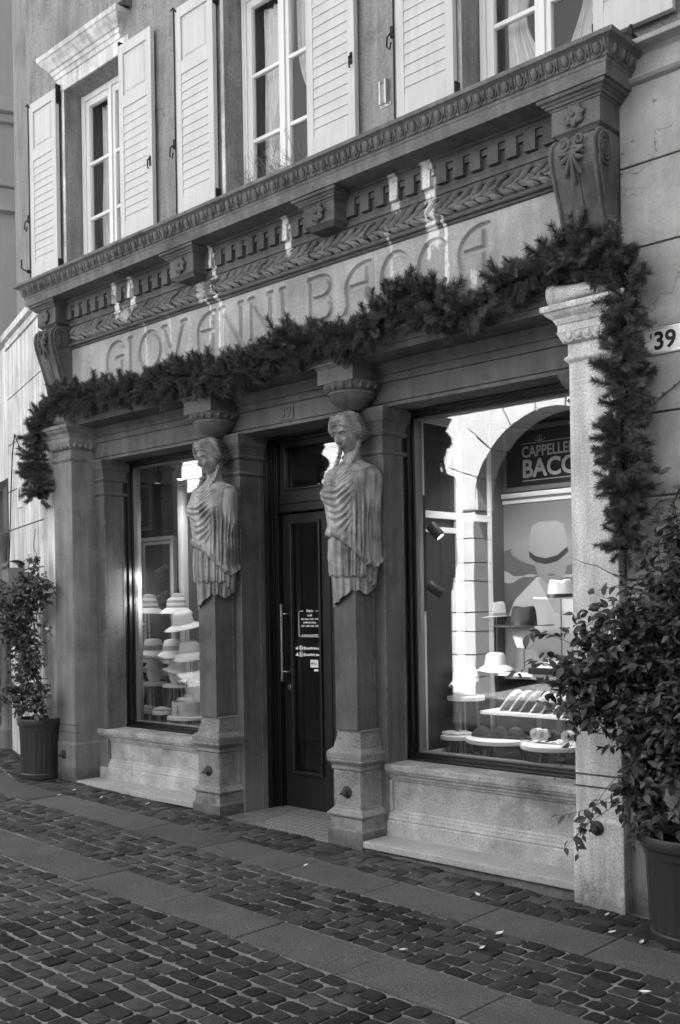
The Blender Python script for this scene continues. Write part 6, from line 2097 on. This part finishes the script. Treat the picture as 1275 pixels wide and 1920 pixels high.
# ================================================================ POTTED CLIMBERS
def leaf_mesh(seed, mat, L=.06, W_=.032):
    r = random.Random(seed); n = 5; v = []
    for i in range(n+1):
        t = i/n; w = W_*math.sin(PI*t**.75)*.5
        dz = -.012*t*t+r.uniform(-.001,.001); up = .006*math.sin(PI*t)
        v += [(-w, t*L, dz+up), (0, t*L, dz), (w, t*L, dz+up)]
    f = []
    for i in range(n):
        a = 3*i; f += [(a,a+1,a+4,a+3),(a+1,a+2,a+5,a+4)]
    return B().add(v, f)
LB = [leaf_mesh(i, None, L, w) for i, (L, w) in enumerate(((.062,.034),(.055,.027),(.070,.036),(.048,.026)))]
LMS = [b_.mesh('leaf', M['leaf'], True) for b_ in LB]
LMP = LB[1].mesh('pale_leaf', M['leaf_pale'], True)
def pot(loc, rb, rt, h, label):
    t = thing('plant_pot', loc, label, 'plant pot', 'ribbed grey plastic pots')
    x, y, z = loc
    n = 72
    b = B(); rows = []
    prof = [(rb*.95, 0), (rb*1.03, .004), (rb*1.04, .045), (rb*1.0, .055)]
    rows = [[((r)*math.cos(2*PI*i/n), (r)*math.sin(2*PI*i/n), zz) for i in range(n)] for r, zz in prof]
    zt0 = h*.80
    for zz, fl in ((.062, 0), (.070, 1), (zt0-.012, 1), (zt0, 0)):
        r0 = rb*1.0+(rt*.90-rb)*(zz/h)
        row = []
        for i in range(n):
            k = i % 3
            r = r0*(1-.03*fl*(1 if k == 1 else 0)) + (.003*fl if k == 0 else 0)
            row.append((r*math.cos(2*PI*i/n), r*math.sin(2*PI*i/n), zz))
        rows.append(row)
    for r, zz in ((rt*.915, zt0+.003), (rt*.93, h*.885), (rt*.99, h*.89), (rt*1.0, h*.90), (rt*1.0, h*.985), (rt*.985, h), (rt*.94, h), (rt*.92, h*.96), (rt*.88, h*.80)):
        rows.append([((r)*math.cos(2*PI*i/n), (r)*math.sin(2*PI*i/n), zz) for i in range(n)])
    P = np.array(rows); P += np.array([x, y, z])
    b.grid(P, wrap=True)
    b.build('pot', M['plastic'], t, True, angle=32)
    P = np.array([[(r*math.cos(2*PI*i/20)+x, r*math.sin(2*PI*i/20)+y, z+h*.86+random.uniform(-.01,.012)) for i in range(20)] for r in (rt*.9, rt*.6, rt*.3, .01)])
    B().grid(P, wrap=True).build('soil', M['soil'], t, True)
    return t
pot((2.30, -.12, gz(2.3)+.004), .205, .262, .52, 'large dark ribbed plastic pot in the right foreground by the pale pilaster')
pot((-3.80, -.09, gz(-3.8)+.004), .165, .200, .535, 'dark ribbed plastic pot standing left of the left pilaster')
def climber(base, blobs, nleaf, label, seed, lsize=1.0, hang=(), wall=0.0, bias=None, lat=True):
    r = random.Random(seed)
    t = thing('climbing_plant', base, label, 'climbing plant', 'leafy climbers growing in the pots')
    bs = Vector(base)
    stems = B()
    leaves = []
    tw = []
    vol = [bl[2] for bl in blobs]; sv = sum(vol)
    def pick():
        q = r.uniform(0, sv)
        for bl in blobs:
            q -= bl[2]
            if q <= 0: break
        while True:
            d = Vector((r.gauss(0,1), r.gauss(0,1), r.gauss(0,1))).normalized()
            rad = r.uniform(.25, 1)**.5
            p = Vector(bl[0]) + Vector((d.x*bl[1][0], d.y*bl[1][1], d.z*bl[1][2]))*rad
            if p.y < wall+max(0, -3.95-p.x)*.319: return p, Vector(bl[0])
    ntw = nleaf//9
    for k in range(ntw):
        e_, c = pick()
        s = bs.lerp(c, r.uniform(.75, 1.05)) + Vector((r.uniform(-.08,.08), r.uniform(-.05,.05), r.uniform(-.1,.1)))
        m1 = s.lerp(e_, .5) + Vector((r.uniform(-.08,.08), r.uniform(-.06,.04), r.uniform(.0,.10)))
        tw.append((s, m1, e_ + Vector((0,0,-.02))))
    for h_ in hang:
        tw.append(tuple(Vector(q) for q in h_))
    for (s, m1, e_) in tw:
        pts = []
        for i in range(7):
            u = i/6
            pts.append(s*(1-u)**2 + m1*2*u*(1-u) + e_*u*u)
        stems.tube(pts, [.0022*(1-.1*i) for i in range(7)], 3)
        nl = 9
        for i in range(nl):
            u = .25+.75*(i+.5)/nl
            p = s*(1-u)**2 + m1*2*u*(1-u) + e_*u*u
            tg = ((m1-s)*(1-u)+(e_-m1)*u).normalized()
            for w in range(2 if r.random() < .4 else 1):
                side = Vector((r.gauss(0,1), r.gauss(0,.8)-.35, r.gauss(0,.6)-.25)).normalized()
                d = (tg*.4+side).normalized()
                leaves.append((p+Vector((r.gauss(0,.008),r.gauss(0,.008),r.gauss(0,.008))), d, r.uniform(.72,1.25)*lsize))
    for k in range(6):
        c = Vector(blobs[k % len(blobs)][0])
        q = bs + Vector((r.uniform(-.06,.06), r.uniform(-.05,.05), .4))
        stems.tube([q, q.lerp(c, .4)+Vector((r.uniform(-.08,.08),r.uniform(-.04,.04),0)), q.lerp(c,.8)+Vector((r.uniform(-.06,.06),0,0)), c], [.007,.006,.005,.003], 6)
    stems.build('stem', M['stem'], t, True)
    leaves = [l for l in leaves if l[0].y < wall+.02+max(0, -3.95-l[0].x)*.319 and (bias is None or bias(l[0]))]
    def frm(d):
        zx = Vector((r.gauss(0,.35), -.45+r.gauss(0,.35), .8+r.gauss(0,.3)))
        y = d; x = y.cross(zx).normalized(); z = x.cross(y)
        return Matrix((x, y, z)).transposed()
    vis_ = sorted(leaves, key=lambda l: (0 if seen(l[0], 0) else 1, (l[0]-CAM).length - .35*r.random()))
    fb = B()
    for i, (p, d, sc) in enumerate(vis_):
        mt = frm(d); k = r.randint(0, 3)
        if i < 300:
            if r.random() < .03: inst('pale_leaf', LMP, t, p, mt.to_euler(), (sc,)*3)
            else: inst('leaf', LMS[k], t, p, mt.to_euler(), (sc,)*3)
        else:
            vs = (np.array(LB[k].v)*sc) @ np.array(mt).T + np.array(p)
            fb.add(vs.tolist(), LB[k].f)
    o = fb.build('foliage', M['leaf'], t, True); o['kind'] = 'stuff'
    return t
climber((2.30, -.12, .38),
    [((2.30,-.22,1.55),(.52,.30,.42),4.4), ((2.42,-.2,1.95),(.35,.22,.28),1.6), ((1.98,-.26,1.34),(.36,.24,.34),3.2), ((1.84,-.30,1.15),(.32,.22,.24),2.0), ((2.42,-.25,1.0),(.46,.28,.46),3.4), ((2.12,-.27,.88),(.24,.18,.30),1.4), ((2.10,-.30,.58),(.14,.12,.20),.6), ((2.4,-.3,.66),(.3,.2,.2),.9)],
    5200, 'large leafy climber overflowing its pot in front of the pale pilaster', 3, .92,
    hang=[((2.02,-.25,.72),(1.93,-.33,.55),(1.66,-.36,.50)), ((1.98,-.3,.72),(1.86,-.38,.56),(1.80,-.38,.30)), ((2.0,-.3,.6),(1.86,-.4,.5),(1.76,-.42,.36)),((2.0,-.3,1.1),(1.75,-.36,.95),(1.70,-.36,.70)),((1.9,-.3,1.2),(1.62,-.35,1.4),(1.42,-.33,1.22)),((1.9,-.3,1.3),(1.60,-.35,1.5),(1.50,-.33,1.42)),((2.2,-.2,1.7),(2.1,-.12,2.0),(2.15,-.10,2.25))],
    wall=-.02)
climber((-3.80, -.09, .52),
    [((-4.0,-.20,1.70),(.42,.20,.30),4.0), ((-3.74,-.16,1.78),(.26,.16,.24),2.2), ((-4.1,-.10,1.45),(.32,.2,.25),2.2), ((-3.92,-.16,1.20),(.26,.18,.32),2.6), ((-3.92,-.18,.84),(.36,.22,.24),2.6), ((-3.62,-.20,.85),(.14,.12,.2),.9), ((-3.84,-.1,2.02),(.06,.06,.14),.3)],
    3000, 'leafy climber in the pot left of the shopfront, reaching above the mailbox', 8, .86, wall=-.01,
    hang=[((-3.8,-.1,1.8),(-3.6,-.14,1.95),(-3.48,-.12,1.78)),((-3.75,-.1,1.5),(-3.55,-.16,1.5),(-3.5,-.14,1.35))])
# wooden trellis behind the right climber
tr = thing('wooden_trellis', (2.36, -.10, .38), 'weathered wooden diamond trellis standing in the right pot behind the leaves', 'trellis')
for (x, a) in ((2.08,0),(2.62,0)): B().box(x-.018, x+.018, -.10, -.075, .34, 1.75).build('post', M['lattice'], tr, bevel=.002)
for z in (.46, .95, 1.70): B().box(2.06, 2.66, -.118, -.102, z-.02, z+.02).build('rail', M['lattice'], tr)
for k in range(-3, 8):
    for s in (-1, 1):
        x0_, x1_ = 2.10, 2.60
        z0_ = .45+.20*k; z1_ = z0_+s*.5
        if s < 0: z0_, z1_ = z0_+.5, z0_
        pts = []
        za, zb = z0_, z1_
        # clip to the frame
        def at(x): return za+(zb-za)*(x-x0_)/(x1_-x0_)
        if min(za, zb) > 1.7 or max(za, zb) < .46: continue
        xa, xb = x0_, x1_
        if s > 0:
            if za < .46: xa = x0_+(.46-za)
            if zb > 1.7: xb = x0_+(1.7-za)
        else:
            if za > 1.7: xa = x0_+(za-1.7)
            if zb < .46: xb = x0_+(za-.46)
        if xb-xa < .05: continue
        y = -.098 if s > 0 else -.09
        B().add([(xa,y,at(xa)-.016),(xb,y,at(xb)-.016),(xb,y,at(xb)+.016),(xa,y,at(xa)+.016),(xa,y+.006,at(xa)-.016),(xb,y+.006,at(xb)-.016),(xb,y+.006,at(xb)+.016),(xa,y+.006,at(xa)+.016)],
                [(0,1,2,3),(7,6,5,4),(0,4,5,1),(3,2,6,7)]).build('lattice_strip', M['lattice'], tr)

# bare vine tendrils on the walls
vt = thing('vine_tendril', (2.1, W, 2.3), 'thin bare vine tendril climbing the plaster wall at right', 'vine')
b = B()
for path in ([(2.00,2.60),(2.05,2.615),(2.10,2.66),(2.16,2.69),(2.24,2.74)], [(2.13,1.7),(2.17,1.95),(2.14,2.10),(2.19,2.2),(2.2,2.32),(2.24,2.40)], [(2.0,2.05),(2.08,2.11),(2.18,2.12),(2.28,2.2)], [(2.2,2.35),(2.23,2.36),(2.27,2.34)]):
    b.tube([(x, W-.015-.01*math.sin(i*2), z) for i, (x, z) in enumerate(path)], .0032, 5)
    for (x, z) in path[1:-1]: b.ell((x, W-.02, z), (.008,.005,.007), 6, 4)
b.build('stem', M['stem'], vt, True)
vt = thing('vine_tendril', (1.6, -.05, 1.9), 'single arching dry shoot crossing the pale pilaster', 'vine')
b = B(); b.tube([(1.98,-.25,1.72),(1.85,-.22,1.78),(1.74,-.15,1.80),(1.62,-.10,1.84)], [.003,.0025,.002,.0012], 5); b.tube([(1.86,-.3,1.02),(1.95,-.36,.97),(2.05,-.38,.98),(2.17,-.36,1.05)], .003, 5)
b.build('stem', M['stem'], vt, True)
vt = thing('vine_tendril', tp(.25, 2.1), 'curly tendril rising from the left climber on the streaked wall', 'vine')
b = B(); b.tube([tp(.30,1.98,.05), tp(.18,2.05,.03), tp(.22,2.13,.02), tp(.34,2.18,.02), tp(.30,2.28,.02), tp(.24,2.36,.02)], .003, 5); b.build('stem', M['stem'], vt, True)
# cable on the left wall
cb = thing('wall_cable', tp(1.1, 3.1), 'thin dark cable sagging across the streaked wall at far left', 'cable')
b = B(); b.tube([tp(.25,3.10,.02), tp(.55,3.12,.03), tp(.9,3.22,.02), tp(1.15,3.38,.01), tp(1.22,3.2,.02), tp(1.33,2.8,.02), tp(1.42,2.3,.02), tp(1.55,1.9,.02)], .006, 6); b.build('cable', M['iron'], cb, True)
sg = thing('wall_plate', tp(.95, 2.7), 'small pale plate fixed on the streaked wall at far left', 'plate')
bb = B(); tbox(bb, .84, 1.02, .0, .02, 2.62, 2.86); bb.build('plate', M['enamel'], sg, bevel=.004)
bb = B(); tbox(bb, .90, .96, .02, .022, 2.68, 2.80); bb.build('print', M['grey_frame'], sg)
# mailbox with a rounded roof
mb = thing('mailbox', tp(1.05, 2.05), 'grey metal mailbox with a small arched roof above the left climber', 'mailbox')
bb = B(); tbox(bb, .82, 1.12, .0, .16, 1.80, 2.02); bb.build('body', M['grey_frame'], mb, bevel=.004)
bb = B(); rows = []
for s_ in (.80, 1.14):
    rows.append([tp(s_, 2.02+.075*math.sin(q), .085+.10*math.cos(q)) for q in np.linspace(0, PI, 12)])
o = bb.grid(np.array(rows)).build('roof', M['tleg'], mb, True); o.modifiers.new('s', 'SOLIDIFY').thickness = .006
bb = B(); tbox(bb, 1.16, 1.34, .0, .10, 1.78, 1.93); bb.build('side_box', M['grey_frame'], mb, bevel=.004)
# hook near the wall corner
hk = thing('wall_hook', (-4.02, .03, 4.72), 'small black iron hook on the wall corner left of the first shutter', 'hook')
b = B(); b.tube([(-4.03,.05,4.70),(-4.03,-.03,4.70),(-4.05,-.06,4.72),(-4.05,-.06,4.80)], .007, 6); b.ell((-4.03,-.0,4.70),(.018,.02,.018),8,6); b.build('hook', M['iron'], hk, True)

# fallen pale leaves and scraps on the paving
SP = [(-3.03,-.24,'by the foot of the left pilaster'),(-2.94,-.43,'on a slab near the left pilaster'),(-2.61,-.25,'on the cobbles under the left step, farther one'),(-2.50,-.11,'on the cobbles close to the left step'),(-2.15,-.135,'nearest the left caryatid pedestal'),
      (.01,-.53,'alone on the slab below the door'),(1.58,-.74,'at the slab edge in front of the right step'),(1.64,-.97,'flattened on cobbles right of centre'),(1.39,-1.25,'tiny, beside the outer slab band'),(1.815,-.11,'at the foot of the pale pilaster'),
      (1.97,-.34,'on the slab edge left of the right pot'),(2.145,-.37,'in front of the right pot'),(2.45,-.93,'on cobbles at lower right'),(1.12,-.29,'in front of the right marble step')]
for i, (x, y, lb) in enumerate(SP):
    r = random.Random(i+40); L = r.uniform(.03, .055) if i > 4 else .035
    v = []
    n = 5; a = r.uniform(0, PI)
    for k in range(n+1):
        t = k/n; w = L*.28*math.sin(PI*t**.8)
        for q in (-1, 0, 1):
            px_, py_ = (t-.5)*L, q*w
            v.append((x+px_*math.cos(a)-py_*math.sin(a), y+px_*math.sin(a)+py_*math.cos(a), gz(x)+.012+.006*abs(q)+.008*t*t))
    f = []
    for k in range(n): f += [(3*k,3*k+1,3*k+4,3*k+3),(3*k+1,3*k+2,3*k+5,3*k+4)]
    o = B().add(v, f).build('fallen_leaf', M['litter'], None, True, loc=(x, y, gz(x)))
    tag(o, 'small pale fallen leaf ' + lb, 'fallen leaf', 'pale leaves and scraps on the paving')
